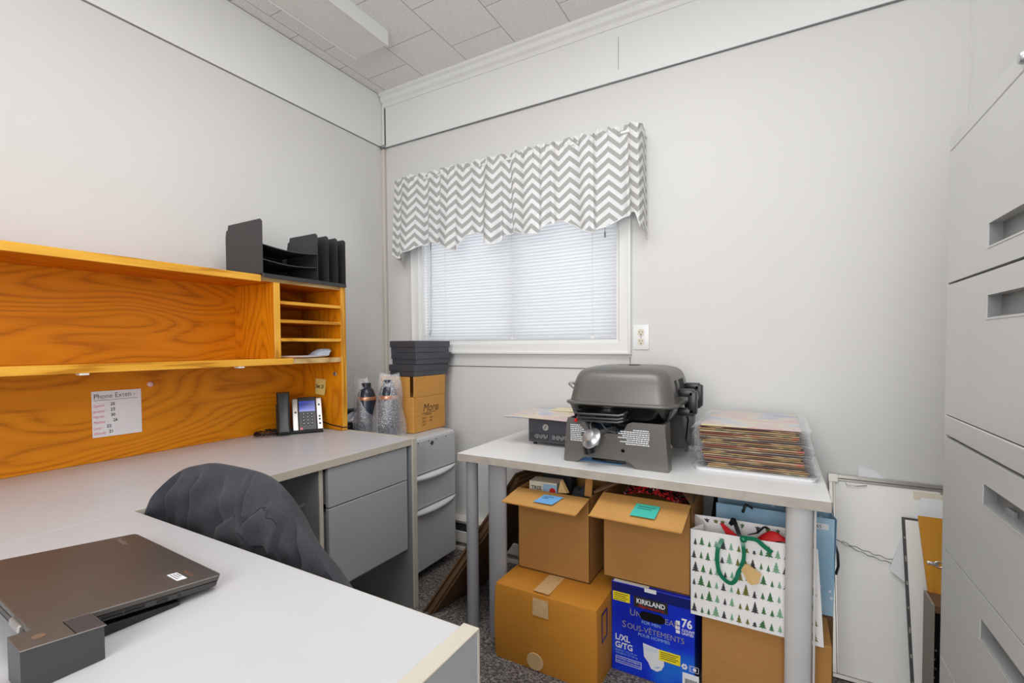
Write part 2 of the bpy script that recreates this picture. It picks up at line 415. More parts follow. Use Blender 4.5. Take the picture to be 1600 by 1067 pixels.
M['heat'] = plain('cream_heater_enamel', rgb(226, 222, 212), 0.4, var=0.02)
M['diff'] = plain('ribbed_acrylic_diffuser', rgb(222, 220, 216), 0.35, var=0.01)

# ------------------------------------------------------------------ setting
XL, XR, YB, YN, ZC = -2.18, 0.83, 2.22, -1.60, 2.74
RAIL = 2.415
struct(MB().box(XL-0.15, XR+0.15, YN-0.15, YB+0.15, -0.1, 0).build('floor', M['carpet']))
struct(MB().box(XL-0.15, XR+0.15, YN-0.15, YB+0.15, ZC, ZC+0.1).build('ceiling', M['ceil']))
struct(MB().box(XL-0.12, XL, YN-0.12, YB+0.12, 0, ZC).build('wall_left', M['wall']))
struct(MB().box(XR, XR+0.12, YN-0.12, YB+0.12, 0, ZC).build('wall_right', M['wall']))
struct(MB().box(XL, XR, YN-0.12, YN, 0, ZC).build('wall_near', M['wall']))
WX0, WX1, WZ0, WZ1 = -1.885, -0.662, 1.185, 2.085
b = MB()
b.box(XL, WX0, YB, YB+0.12, 0, ZC); b.box(WX1, XR, YB, YB+0.12, 0, ZC)
b.box(WX0, WX1, YB, YB+0.12, 0, WZ0); b.box(WX0, WX1, YB, YB+0.12, WZ1, ZC)
struct(b.build('wall_back', M['wall']))
# upper band and joints
b = MB(); b.box(XL, XL+0.006, YN, YB, RAIL+0.006, ZC-0.004); struct(b.build('trim_1', M['band']))
b = MB(); b.box(XL, XL+0.0015, YN, YB, RAIL+0.0005, RAIL+0.006); b.box(XL, XL+0.004, YN, YB, ZC-0.004, ZC); struct(b.build('trim_2', M['gap']))  # dark strip stands in for the gap shadow below the band
b = MB(); b.box(XL+0.03, XR, YB-0.006, YB, RAIL+0.005, ZC-0.045)
struct(b.build('trim_3', M['band']))
b = MB()
b.prism([(XL+0.012, YB, ZC-0.075), (XL+0.012, YB-0.012, ZC-0.075), (XL+0.012, YB-0.016, ZC-0.055), (XL+0.012, YB-0.03, ZC-0.045),
         (XL+0.012, YB-0.034, ZC-0.022), (XL+0.012, YB-0.048, ZC-0.014), (XL+0.012, YB-0.05, ZC), (XL+0.012, YB, ZC)], (XR-XL-0.012, 0, 0))
struct(b.build('trim_4', M['trimw']))
b = MB(); b.box(XL, XR, YB-0.0015, YB, RAIL-0.001, RAIL+0.005); b.box(XL+0.006, XL+0.03, YB-0.002, YB, RAIL+0.02, ZC-0.08)  # strip below the band repeats that gap shadow as dark colour
struct(b.build('trim_5', M['gap']))
b = MB(); b.tube([(XL+0.03, YB-0.006, RAIL-0.001), (-1.2, YB-0.006, RAIL-0.002), (-0.3, YB-0.006, RAIL+0.001), (XR, YB-0.006, RAIL-0.001)], 0.0028, 8)
struct(b.build('trim_6', M['steel'], smooth=40))
b = MB(); b.box(XL, XL+0.022, YB-0.02, YB, 0, RAIL-0.004, 0.003); b.box(XL+0.026, XL+0.028, YB-0.003, YB, 0, RAIL-0.004)
struct(b.build('trim_7', M['corner']))
b = MB(); b.box(XL+0.008, XL+0.020, YB-0.018, YB-0.004, RAIL+0.02, ZC-0.06, 0.003); struct(b.build('trim_10', M['band']))
b = MB(); b.box(0.572, 0.578, YB-0.002, YB, 0, RAIL-0.003); struct(b.build('trim_8', M['wall']))
b = MB(); b.box(-2.05, -0.6095, YB-0.0016, YB, 1.050, 1.055); b.box(-0.6095, -0.6065, YB-0.0016, YB, 0.2, 1.11)
b.box(-0.664, -0.6625, YB-0.0075, YB-0.0058, 2.47, 2.62)
struct(b.build('trim_9', M['gap']))
b = MB(); b.box(XL+0.004, XL+0.026, YB-0.034, YB-0.022, RAIL-0.012, RAIL+0.008, 0.003); b.box(XL+0.012, XL+0.04, YB-0.022, YB-0.012, RAIL-0.01, RAIL+0.004, 0.003)
single(b, 'corner_clip', [M['steel']], (0, 0, 0), 'small steel clip in the wall corner just under the white upper band', 'clip')

# window
win = bpy.data.objects.new('window_1', None); COL.objects.link(win); win['kind'] = 'structure'
win.location = (0, 0, 0)
b = MB()
prof = [(0, 0), (0, -0.010), (0.006, -0.018), (0.020, -0.020), (0.040, -0.019), (0.052, -0.026), (0.060, -0.024), (0.064, 0)]
def casing_ring(d, y): return [(WX0-d+0.006, YB+y, WZ0-d-0.006+0.012), (WX1+d-0.006, YB+y, WZ0-d+0.006), (WX1+d-0.006, YB+y, WZ1+d), (WX0-d+0.006, YB+y, WZ1+d)]
rings = [casing_ring(d+0.006, y) for d, y in prof]
b.loft(rings, cap=False)
b.build('window_casing', M['trimw'], win, smooth=40)
b = MB(); t = 0.012
for a in ((WX0, WX0+t, WZ0, WZ1), (WX1-t, WX1, WZ0, WZ1), (WX0+t, WX1-t, WZ0, WZ0+t), (WX0+t, WX1-t, WZ1-t, WZ1)):
    b.box(a[0], a[1], YB-0.004, YB+0.12, a[2], a[3])
b.build('window_jamb', M['trimw'], win)
b = MB(); t = 0.04
for a in ((WX0+.012, WX0+t, WZ0+.012, WZ1-.012), (WX1-t, WX1-.012, WZ0+.012, WZ1-.012), (WX0+t, WX1-t, WZ0+.012, WZ0+t), (WX0+t, WX1-t, WZ1-t, WZ1-.012), (-1.285, -1.235, WZ0+t, WZ1-t)):
    b.box(a[0], a[1], YB+0.075, YB+0.11, a[2], a[3], 0.003)
b.build('window_frame', M['trimw'], win)
b = MB(); b.box(WX0+0.04, -1.285, YB+0.09, YB+0.094, WZ0+0.04, WZ1-0.04); b.box(-1.235, WX1-0.04, YB+0.09, YB+0.094, WZ0+0.04, WZ1-0.04)
b.build('window_pane', M['glass'], win)

# ------------------------------------------------------------------ ceiling light
t = thing('ceiling_light', 'white fluorescent ceiling fixture with ribbed diffuser, switched off', 'light', (-1.815, 1.17, ZC))
b = MB(t.location)
b.box(-1.93, -1.70, 0.56, 1.775, ZC-0.022, ZC, 0.004)
b.box(-1.705, -1.699, 0.56, 1.778, ZC-0.073, ZC, 0.002); b.box(-1.931, -1.925, 0.56, 1.778, ZC-0.073, ZC, 0.002)
b.build('housing', M['trimw'], t)
b = MB(t.location)
n = 46; pts = []
for i in range(n+1):
    x = -1.924+0.218*i/n; pts.append((x, 0.563, ZC-0.068-(0.0022 if i % 2 else 0)))
b.prism(pts+[(-1.706, 0.563, ZC-0.022), (-1.924, 0.563, ZC-0.022)], (0, 1.209, 0))
b.build('diffuser', M['diff'], t)

# ------------------------------------------------------------------ blind
t = thing('window_blind', 'white slatted mini blind closed inside the window', 'blind', (-1.27, YB+0.03, 1.2))
b = MB(t.location); b.box(WX0+0.016, WX1-0.016, YB+0.012, YB+0.045, WZ1-0.042, WZ1-0.014, 0.003); b.build('head_rail', M['slat'], t)
b = MB(t.location)
X0, X1 = WX0+0.018, WX1-0.018
ns = 47
for k in range(ns):
    z0 = 1.222+k*0.0176
    ph = random.random()*6; am = 0.0012*random.random()
    def fn(u, v, z0=z0, ph=ph, am=am):
        x = X0+(X1-X0)*u
        a = R(51+5*math.sin(u*5+ph*0.3)*math.exp(-((u-0.38)/0.3)**2))
        c = (v-0.5)*0.0245
        zz = z0-0.0028*math.sin(PI*u)+am*math.sin(u*11+ph)+0.002*math.sin(u*6+1.0)*math.exp(-((z0-1.5)/0.2)**2)
        return (x, YB+0.030+c*math.cos(a)-0.0016*math.cos((v-0.5)*PI)*0.9, zz-c*math.sin(a)+0.0016*math.cos((v-0.5)*PI)*0.5)
    b.grid(26, 4, fn)
b.build('slats', M['slat'], t, smooth=60)
b = MB(t.location); b.box(X0, X1, YB+0.018, YB+0.042, 1.199, 1.212, 0.003); b.build('bottom_rail', M['slat'], t)
for x in (-1.715, -1.26, -0.802):
    b = MB(t.location); b.tube([(x, YB+0.016, 1.205), (x, YB+0.016, WZ1-0.03)], 0.0011, 6)
    b.box(x-0.008, x+0.008, YB+0.014, YB+0.0185, 1.200, 1.214, 0.001); b.build('ladder_cord', M['trimw'], t)
b = MB(t.location); b.tube([(-1.822, YB+0.008, 1.262), (-1.81, YB+0.008, WZ1-0.05)], 0.0032, 6); b.tube([(-1.829, YB+0.007, 1.235), (-1.822, YB+0.008, 1.266)], 0.005, 6)
b.build('tilt_wand', M['steel'], t, smooth=40)
b = MB(t.location); b.tube([(-0.735, YB+0.010, 1.72), (-0.735, YB+0.012, WZ1-0.04)], 0.0012, 6); b.lathe([(0.004, -0.02), (0.005, 0), (0.002, 0.012)], (-0.735, YB+0.010, 1.712), 8)
b.build('pull_cord', M['steel'], t)

# ------------------------------------------------------------------ valance
HEM = [(-2.02, 1.72), (-1.974, 1.692), (-1.90, 1.715), (-1.859, 1.719), (-1.80, 1.745), (-1.749, 1.764), (-1.725, 1.764), (-1.648, 1.742), (-1.551, 1.692),
       (-1.533, 1.694), (-1.50, 1.735), (-1.475, 1.773), (-1.41, 1.776), (-1.361, 1.760), (-1.349, 1.713), (-1.315, 1.695), (-1.285, 1.697), (-1.262, 1.725), (-1.193, 1.762),
       (-1.14, 1.738), (-1.097, 1.726), (-1.039, 1.722), (-1.0, 1.745), (-0.969, 1.764), (-0.908, 1.770), (-0.842, 1.738), (-0.80, 1.708), (-0.762, 1.695),
       (-0.72, 1.698), (-0.684, 1.712), (-0.63, 1.742), (-0.58, 1.767), (-0.552, 1.760), (-0.537, 1.722), (-0.526, 1.675)]
VX0, VX1, VY, VT = -1.985, -0.535, 2.10, 2.152
PLE = [(-1.93, 0.02), (-1.745, 0.015), (-1.65, 0.012), (-1.535, 0.022), (-1.36, 0.024), (-1.255, 0.016), (-1.20, 0.014), (-1.03, 0.02), (-0.96, 0.02), (-0.755, 0.018), (-0.60, 0.014)]
def vy(x, v):
    y = VY
    for c, wd in PLE:
        d = (x-c)/wd
        y += 0.032*(0.30+0.70*v)*math.exp(-d*d)
    y -= (0.012+0.014*v)*math.sin(x*23+0.6*math.sin(x*9))*(0.5+0.5*v)+0.004*math.sin(x*67+1.3*math.sin(x*17))*(1-0.6*v)
    if v < 0.16:
        k = 1-v/0.16
        y += 0.006*k*math.sin(x*150+2*math.sin(x*31))+0.004*k*math.sin(x*263)
    return y
def vfab(u, v):
    L = 0.06; tot = L*2+(VX1-VX0); s_ = u*tot
    zt = VT+0.006*math.sin(u*190+math.sin(u*57)*2)*(1 if v < 0.1 else 0)
    if s_ < L:
        k = s_/L; x = VX0-0.03*v-0.004*math.sin(k*PI); y = 2.205-(2.205-VY-0.012)*k; zh = 1.685+0.035*k
    elif s_ > tot-L:
        k = (tot-s_)/L; x = VX1+0.010*v+0.003*math.sin(k*PI); y = 2.205-(2.205-VY-0.004)*k; zh = 1.655+0.05*k
    else:
        x0 = VX0+(s_-L); fr = (x0-VX0)/(VX1-VX0); x = x0+v*(-0.03*(1-fr)+0.010*fr)
        y = vy(x0, v); zh = interp(HEM, x)
    return (x, y, zt+(zh-zt)*v)
NU = 420
acc = [0.0]
for i in range(NU):
    a = Vector(vfab(i/NU, 0.55)); c = Vector(vfab((i+1)/NU, 0.55)); d = (c-a); d.z = 0; acc.append(acc[-1]+d.length)
t = thing('window_valance', 'grey and white chevron valance with scalloped hem over the window', 'curtain', (-1.26, VY, 2.12))
b = MB(t.location)
b.grid(NU, 34, vfab, 0, lambda u, v: (acc[int(round(u*NU))]+0.03, vfab(u, v)[2]+10))
fab = b.build('fabric', M['chev'], t, smooth=80, recalc=False)
b = MB(t.location)
pts = [Vector(vfab(i/210, 1.0)) for i in range(211)]
b.tube([p+Vector((0, -0.0005, 0)) for p in pts], 0.0022, 6); b.build('hem_piping', M['hem'], t, smooth=60)
b = MB(t.location); b.tube([(VX0-0.004, 2.205, 2.125), (VX0-0.004, VY+0.03, 2.125), (VX0+0.03, VY+0.014, 2.125), (VX1-0.03, VY+0.014, 2.125), (VX1, VY+0.03, 2.125), (VX1, 2.215, 2.125)], 0.007, 8)
b.build('curtain_rod', M['trimw'], t, smooth=50)
b = MB(t.location)
b.grid(60, 8, lambda u, v: (VX0-0.012+0.10*u-0.02*v, VY+0.035+0.02*math.sin(u*7)+0.03*(1-u), 1.80-0.135*v*math.exp(-((u-0.28)/0.35)**2)-0.02*v))
b.build('lining', M['liner'], t, smooth=80, recalc=False)

# ------------------------------------------------------------------ outlet, heater
t = thing('electrical_outlet', 'white duplex wall outlet with ivory sockets right of the window', 'outlet', (-0.556, YB, 1.203))
b = MB(t.location); b.box(-0.593, -0.519, YB-0.006, YB, 1.146, 1.262, 0.003, seg=2); b.build('cover_plate', M['plate'], t, smooth=40)
for z in (1.184, 1.226):
    b = MB(t.location)
    b.loft([[(-0.556+0.0175*max(-0.86, min(0.86, math.cos(a)*1.02)), y, z+0.0165*math.sin(a)) for a in [2*PI*j/24 for j in range(24)]] for y in (YB-0.004, YB-0.0085)])
    o = b.build('receptacle', M['recep'], t, smooth=40)
    b = MB(t.location); b.box(-0.5635, -0.5615, YB-0.0092, YB-0.008, z-0.002, z+0.008); b.box(-0.5505, -0.5490, YB-0.0092, YB-0.008, z-0.001, z+0.007)
    b.lathe([(0.0028, 0), (0.0028, 0.001)], (0, 0, 0), 12, 0, Matrix.Translation((-0.556, YB-0.0084, z-0.009)) @ Matrix.Rotation(R(90), 4, 'X'))
    b.build('slots', M['ink'], o)
b = MB(t.location); b.lathe([(0.003, 0), (0.002, 0.0012)], (0, 0, 0), 10, 0, Matrix.Translation((-0.556, YB-0.006, 1.205)) @ Matrix.Rotation(R(90), 4, 'X')); b.build('screw', M['steel'], t)

t = thing('baseboard_heater', 'cream electric baseboard heater on the floor along the window wall', 'heater', (-0.95, YB-0.035, 0))
b = MB(t.location); b.prism([(-1.75, YB, 0.02), (-1.75, YB, 0.185), (-1.75, YB-0.055, 0.185), (-1.75, YB-0.062, 0.172), (-1.75, YB-0.05, 0.166), (-1.75, YB-0.05, 0.155), (-1.75, YB-0.012, 0.155), (-1.75, YB-0.012, 0.02)], (1.30, 0, 0))
b.box(-1.75, -0.45, YB-0.058, YB-0.012, 0.0, 0.022, 0.002); b.build('body', M['heat'], t)
b = MB(t.location); b.box(-1.745, -0.455, YB-0.066, YB-0.058, 0.05, 0.115, 0.003); b.box(-1.745, -0.455, YB-0.06, YB-0.013, 0.05, 0.056); b.build('front_panel', M['heat'], t)
b = MB(t.location)
for i in range(90): b.box(-1.74+i*0.0143, -1.738+i*0.0143, YB-0.05, YB-0.013, 0.06, 0.145)
b.build('fins', M['steel'], t)

# ------------------------------------------------------------------ wall desk
DT = 0.762
t = thing('office_desk', 'grey laminate desk with drawers running along the left wall under the oak hutch', 'desk', (-1.78, 0.65, 0))
b = MB(t.location); b.box(-2.168, -1.4065, -0.30, 1.574, DT-0.030, DT, 0.0003); b.build('desktop', M['lam'], t)
b = MB(t.location); b.box(-1.4065, -1.404, -0.30, 1.574, DT-0.030, DT-0.0012, 0.0008); b.build('edge_band', M['beige'], t)
b = MB(t.location); b.box(-2.166, -1.404, 1.575, 1.601, 0.0, DT-0.004); o = b.build('end_panel', M['desk_in'], t)
b = MB(t.location); b.box(-1.404, -1.396, 1.574, 1.602, 0.0, DT, 0.0012); b.box(-2.166, -1.404, 1.5745, 1.6015, DT-0.004, DT+0.0008, 0.0008); b.build('edge_band', M['beige'], o)
b = MB(t.location); b.box(-2.14, -2.12, -0.30, 1.574, 0.10, DT-0.03); b.build('modesty_panel', M['desk_in'], t)
b = MB(t.location)
b.box(-2.05, -1.428, 1.110, 1.124, 0.26, DT-0.03); b.box(-2.05, -1.43, 1.558, 1.573, 0.26, DT-0.03); b.box(-2.05, -1.43, 1.124, 1.558, 0.26, 0.274); b.box(-2.05, -2.035, 1.124, 1.558, 0.274, DT-0.03)
ped = b.build('pedestal_case', M['desk_in'], t)
b = MB(t.location); b.box(-1.428, -1.421, 1.109, 1.1245, 0.26, DT-0.031, 0.001); b.build('edge_band', M['beige'], ped)
b = MB(t.location); b.lathe([(0.009, 0), (0.009, 0.006), (0.006, 0.008), (0.006, 0.012), (0.002, 0.013)], (0, 0, 0), 16, 0, Matrix.Translation((-1.515, 1.110, 0.587)) @ Matrix.Rotation(R(90), 4, 'X'))
b.build('lock', M['chrome'], ped, smooth=40)
for z0, z1 in ((0.5825, 0.729), (0.274, 0.5785)):
    b = MB(t.location); b.box(-1.431, -1.413, 1.141, 1.556, z0, z1, 0.0015); b.box(-1.95, -1.431, 1.145, 1.552, z0+0.01, z1-0.02); b.build('drawer', M['drawer'], t)

# near peninsula desk
t = thing('peninsula_desk', 'grey laminate desk in the foreground carrying the closed laptop', 'desk', (-0.88, 0.15, 0))
b = MB(t.location); b.box(-1.4035, -0.399, -0.25, 0.546, DT-0.030, DT-0.0002, 0.0003); b.build('desktop', M['lam'], t)
b = MB(t.location); b.box(-1.402, -0.40, 0.546, 0.549, DT-0.030, DT-0.001, 0.001); b.build('edge_band', M['beige'], t)
b = MB(t.location); b.box(-0.398, -0.372, -0.25, 0.552, 0.0, DT-0.003); o = b.build('end_panel', M['drawer'], t)
b = MB(t.location); b.box(-0.399, -0.371, -0.25, 0.556, DT-0.003, DT+0.0006, 0.0008); b.box(-0.399, -0.371, 0.552, 0.556, 0, DT-0.003); b.build('edge_band', M['beige'], o)
b = MB(t.location); b.box(-1.38, -0.40, 0.10, 0.118, 0.2, DT-0.03); b.build('modesty_panel', M['desk_in'], t)

# ------------------------------------------------------------------ oak hutch
t = thing('desk_hutch', 'orange oak desk hutch with long shelf and letter slots on the wall desk', 'hutch', (-1.97, 0.75, DT))
L = t.location; HX, HB, Y0 = -1.825, -2.112, -0.12
b = MB(L); b.box(-2.128, HB, Y0, 1.565, DT+0.0006, 1.463, 0.001); b.build('back_panel', M['oak_y'], t)
b = MB(L); b.box(HB, HX-0.008, Y0, 1.565, 1.440, 1.4625, 0.001); o = b.build('top_board', M['oak_y'], t)
b = MB(L); b.box(HX-0.008, HX, Y0, 1.166, 1.436, 1.4635, 0.0015); b.build('front_trim', M['oak_edge'], o)
b = MB(L); b.box(HX-0.0083, HX-0.0073, 1.167, 1.565, 1.4402, 1.4623); b.build('raw_edge', M['ply'], o)
b = MB(L); b.box(HB, HX-0.008, Y0, 1.565, 1.096, 1.119, 0.001); o = b.build('shelf', M['oak_y'], t)
b = MB(L); b.box(HX-0.008, HX, Y0, 1.305, 1.0945, 1.1215, 0.0015); b.build('front_trim', M['oak_edge'], o)
b = MB(L); b.box(HX-0.0083, HX-0.0073, 1.305, 1.565, 1.0962, 1.1188); b.build('raw_edge', M['ply'], o)
b = MB(L); b.box(-2.128, HX-0.006, 1.5655, 1.590, DT+0.001, 1.4635, 0.001); o = b.build('end_panel', M['oak_z'], t)
b = MB(L); b.box(HX-0.006, HX+0.002, 1.5645, 1.591, DT+0.001, 1.464, 0.0015); b.build('front_trim', M['oak_edge_z'], o)
b = MB(L); b.box(-2.128, HX, Y0-0.024, Y0, DT+0.001, 1.470, 0.001); b.build('end_panel', M['oak_z'], t)
b = MB(L); b.box(HB, HX-0.006, 1.221, 1.246, 1.1195, 1.4395, 0.001); o = b.build('divider', M['oak_z'], t)
b = MB(L); b.box(HX-0.006, HX+0.001, 1.220, 1.247, 1.122, 1.4395, 0.0015); b.build('front_trim', M['oak_edge_z'], o)
for z in (1.194, 1.2735, 1.352):
    b = MB(L); b.box(HB, HX-0.006, 1.247, 1.565, z, z+0.013, 0.001); o = b.build('slot_shelf', M['oak_y'], t)
    b = MB(L); b.box(HX-0.006, HX-0.003, 1.247, 1.565, z-0.0005, z+0.0135, 0.001); b.build('front_trim', M['oak_edge'], o)
for y in (0.60, 1.08):
    b = MB(L); b.box(HX-0.035, HX-0.002, y-0.012, y+0.012, 1.088, 1.0955, 0.002); b.build('shelf_clip', M['plate'], t)
b = MB(L); b.box(-1.886, -1.866, 1.562, 1.5655, 1.028, 1.046, 0.001); b.build('metal_plate', M['steel'], t)

# organiser
t = thing('desk_organizer', 'black metal desk organiser with trays and upright file slots on top of the hutch', 'organizer', (-1.93, 1.375, 1.4645))
L = t.location
b = MB(L); b.box(-2.075, -1.812, 1.166, 1.588, 1.4646, 1.470, 0.002); b.box(-1.8165, -1.8125, 1.166, 1.588, 1.4535, 1.4705, 0.001); b.build('base', M['orgz'], t)
def upright(y, x0, x1, z1, name):
    b = MB(L); b.prism([(x1, y, 1.470), (x1, y, z1-0.01), (x1-0.012, y, z1), (x0+0.022, y, z1), (x0+0.017, y, z1-0.02), (x0+0.007, y, z1-0.022), (x0, y, z1-0.05), (x0, y, 1.470)], (0, 0.0022, 0))
    b.build(name, M['orgz'], t)
upright(1.165, -2.07, -1.813, 1.690, 'side_panel')
for y in (1.428, 1.487, 1.538, 1.585): upright(y, -2.03, -1.815, 1.683, 'slot_divider')
b = MB(L); b.box(-2.07, -2.067, 1.167, 1.588, 1.470, 1.60); b.build('back_panel', M['orgz'], t)
for z in (1.525, 1.585):
    b = MB(L); b.grid(10, 8, lambda u, v: (-2.066+0.25*u, 1.1675+0.260*v, z-0.010*math.sin(PI*v)*u+0.002*u)); b.build('tray', M['orgz'], t, smooth=60)
    b = MB(L); b.tube([(-1.816, 1.1675+0.26*v/8, z-0.010*math.sin(PI*v/8)+0.002) for v in range(9)], 0.002, 6); b.build('tray_lip', M['oven'], t)
b = MB(L); b.box(-2.0, -1.998, 1.25, 1.27, 1.47, 1.65); b.build('tray_post', M['oven'], t)

# note sheet, nub, sticky note
t = thing('phone_list_sheet', 'white handwritten phone extension list stuck on the oak hutch back', 'paper', (-2.111, 0.784, 0.932))
b = MB(t.location); PX = -2.1108
b.grid(6, 6, lambda u, v: (PX+0.0012*math.sin(u*PI), 0.709+0.149*u, 0.851+0.004*(1-u)*0+(0.165-0.002*u)*v+0.002*(v-0.5)*u)); b.build('sheet', M['paper'], t, smooth=60)
b = MB(t.location); yd, zd = (0, 1, 0.0), (0, 0, 1); PX2 = PX+0.0014
b.text('Phone Exten -', (PX2, 0.714, 0.988), (0, 1, 0.03), zd, 0.0255, 0, sx=0.86, bold=-0.012)
b.box(PX2, PX2+0.0004, 0.714, 0.845, 0.9825, 0.9836)
for k, (nm, no) in enumerate((('Tamiel', '25'), ('Jeremy', '23'), ('Martin', '30'), ('Melissa', '26'), ('Lucy', '22'), ('Wendy', '21'))):
    z = 0.962-k*0.0198
    yy = 0.712+0.0064*(len(nm)+1.2)
    b.text(nm+' -', (PX2, 0.711, z-0.004), (0, 1, 0.06), zd, 0.0145, 1, sx=0.82, shear=0.15, bold=-0.008)
    b.text(no, (PX2, yy+0.004, z), (0, 1, 0.04), zd, 0.0155, 0, sx=0.9, bold=0.012)
b.build('handwriting', [M['ink'], M['pink']], t)
b = MB((-2.112, 0.888, 1.030)); b.lathe([(0.010, 0), (0.011, 0.006), (0.008, 0.011), (0.003, 0.012)], (0, 0, 0), 16, 0, Matrix.Translation((-2.112, 0.888, 1.030)) @ Matrix.Rotation(R(90), 4, 'Y'))
single(b, 'adhesive_nub', [plain('pale_pink_rubber', rgb(228, 190, 178), 0.6)], (-2.112, 0.888, 1.030), 'small pale pink nub stuck on the oak hutch back above the phone list', 'nub', smooth=50)
t = thing('sticky_note', 'yellow sticky note reading Ext: 21 on the oak hutch end panel', 'sticky note', (-1.98, 1.564, 0.973))
b = MB(t.location); b.grid(6, 6, lambda u, v: (-2.018+0.076*u, 1.5636-0.009*(1-v)**2*(0.4+0.6*u), 0.934+0.078*v-0.004*u)); b.build('note', M['yellow_note'], t, smooth=60)
b = MB(t.location); b.text('Ext: 21', (-2.013, 1.5595, 0.966), (1, -0.03, -0.05), (0, 0.04, 1), 0.026, 0, sx=0.86, shear=0.2, bold=0.01); b.build('handwriting', M['ink'], t)
# items in the lowest slot
b = MB((-1.95, 1.41, 1.1195)); b.loft([[(-1.955+rx*math.cos(a), 1.405+ry*math.sin(a), z) for a in [2*PI*j/32 for j in range(32)]] for rx, ry, z in ((0.10, 0.135, 1.1198), (0.125, 0.150, 1.124), (0.130, 0.154, 1.130), (0.127, 0.151, 1.131), (0.10, 0.13, 1.126))])
single(b, 'plate', [M['plate']], (-1.95, 1.41, 1.1195), 'white shallow plate in the lowest oak letter slot', 'plate', smooth=50)
b = MB((-1.86, 1.47, 1.127)); b.loft([[(x, 1.435+0.085*s, 1.1275+h*k) for s, k in ((0, 0.1), (0.2, 0.6), (0.45, 0.95), (0.8, 1.0), (1.0, 0.95), (0.9, 0.6), (0.86, 0.2), (0.8, 0), (0.1, 0))] for x, h in ((-1.90, 0.026), (-1.885, 0.033), (-1.86, 0.033), (-1.845, 0.024))])
single(b, 'plastic_pouch', [M['bluefilm']], (-1.86, 1.47, 1.127), 'small crumpled clear plastic pouch on the white plate', 'pouch')

# ------------------------------------------------------------------ desk phone
t = thing('desk_phone', 'black and silver office telephone with lit blue screen on the wall desk', 'telephone', (-1.957, 1.389, DT+0.0026), R(57))
b = MB()
def slab(x0, x1, h0, h1, y0, lean, th, b, mi=0, out=0.0, bev=0.003):
    # panel standing on the desk leaning back; h measured along the face
    a = R(lean); c, s_ = math.cos(a), math.sin(a)
    Mx = Matrix.Translation((0, y0, 0)) @ Matrix.Rotation(-(PI/2-a)+0, 4, 'X')
    b.box(x0, x1, -out, th, h0, h1, bev, mi, Mx, 2)
LEAN = 60
b.prism([(0.0, 0.0, 0.0), (0.0, 0.10, 0.0), (0.0, 0.105, 0.12), (0.0, 0.099, 0.155), (0, 0.016, 0.016)], (0.132, 0, 0))
b.box(-0.072, 0.132, -0.002, 0.085, 0, 0.016, 0.004)
b.build('base_body', M['black'], t, smooth=40)
b = MB(); slab(0.0, 0.025, 0.006, 0.176, 0.0, LEAN, 0.012, b, out=0.006); slab(0.106, 0.132, 0.006, 0.176, 0.0, LEAN, 0.012, b, out=0.006); fp = b.build('side_bezel', M['silver'], t)
b = MB(); slab(0.0255, 0.1055, 0.004, 0.184, 0.0, LEAN, 0.012, b, out=0.004); b.build('front_panel', M['black'], t)
b = MB(); slab(0.030, 0.101, 0.108, 0.162, 0.0, LEAN, 0.001, b, out=0.0052, bev=0); scn = b.build('screen', M['lcd'], t)
for row in range(4):
    for c_ in range(3):
        b = MB(); x = 0.043+c_*0.018; h = 0.040+row*0.0165
        slab(x, x+0.011, h, h+0.010, 0.0, LEAN, 0.001, b, out=0.0062, bev=0.0015); k_ = b.build('key', M['blackm'], t)
        b = MB(); slab(x+0.0035, x+0.0075, h+0.003, h+0.007, 0.0, LEAN, 0.0, b, out=0.0066, bev=0); b.build('key_legend', M['white'], k_)
b = MB(); slab(0.031, 0.043, 0.014, 0.026, 0.0, LEAN, 0.001, b, out=0.006, bev=0.001); b.build('red_key', M['pink'], t)
for x, h in ((0.119, 0.135), (0.119, 0.075), (0.119, 0.060), (0.119, 0.038), (0.014, 0.100)):
    b = MB(); slab(x-0.0045, x+0.0045, h, h+0.009, 0.0, LEAN, 0.001, b, out=0.0078, bev=0.002); b.build('side_key', M['blackm'], t)
b = MB()
pts = [(-0.004, 0.020), (0.010, 0.05), (0.030, 0.09), (0.056, 0.140), (0.080, 0.190)]
rg = []
for k, (yy, z) in enumerate(pts):
    hw = (0.029, 0.027, 0.026, 0.027, 0.028)[k]; th = (0.030, 0.022, 0.020, 0.024, 0.030)[k]
    rg.append([(-0.038+p[0], yy-0.012+p[1], z) for p in rrect(0, 0, 0, hw, th, 0.010)])
b.loft(rg); b.build('handset', M['black'], t, smooth=50)
b = MB(); b.prism([(-0.068, 0.015, 0.012), (-0.068, 0.105, 0.012), (-0.068, 0.115, 0.13), (-0.068, 0.090, 0.13)], (0.045, 0, 0)); b.build('cradle', M['blackm'], t)
b = MB(); pts = []
for i in range(260):
    s_ = i/259; a = s_*2*PI*1.9+2.4
    cx, cy = -0.105+0.052*math.cos(a)*(1-0.15*s_), 0.018+0.040*math.sin(a)
    ph = i*1.9
    pts.append((cx+0.006*math.cos(ph), cy+0.003*math.cos(ph*1.0), 0.008+0.011*s_+0.006*math.sin(ph)))
b.tube(pts, 0.0019, 5); b.build('coiled_cord', M['black'], t, smooth=60)

# cable and clutter behind the desk end
b = MB((-1.92, 1.55, 0.775)); b.tube([(-1.965, 1.552, 0.800), (-1.945, 1.555, 0.796), (-1.90, 1.556, 0.788), (-1.814, 1.552, 0.782), (-1.813, 1.572, 0.780), (-1.813, 1.597, 0.779), (-1.833, 1.609, 0.778), (-1.87, 1.620, 0.774), (-1.91, 1.640, 0.755), (-1.93, 1.655, 0.72)], 0.0028, 8)
single(b, 'phone_cable', [M['black']], (-1.92, 1.55, 0.775), 'thin black cable running from the phone past the hutch end', 'cable', smooth=60)

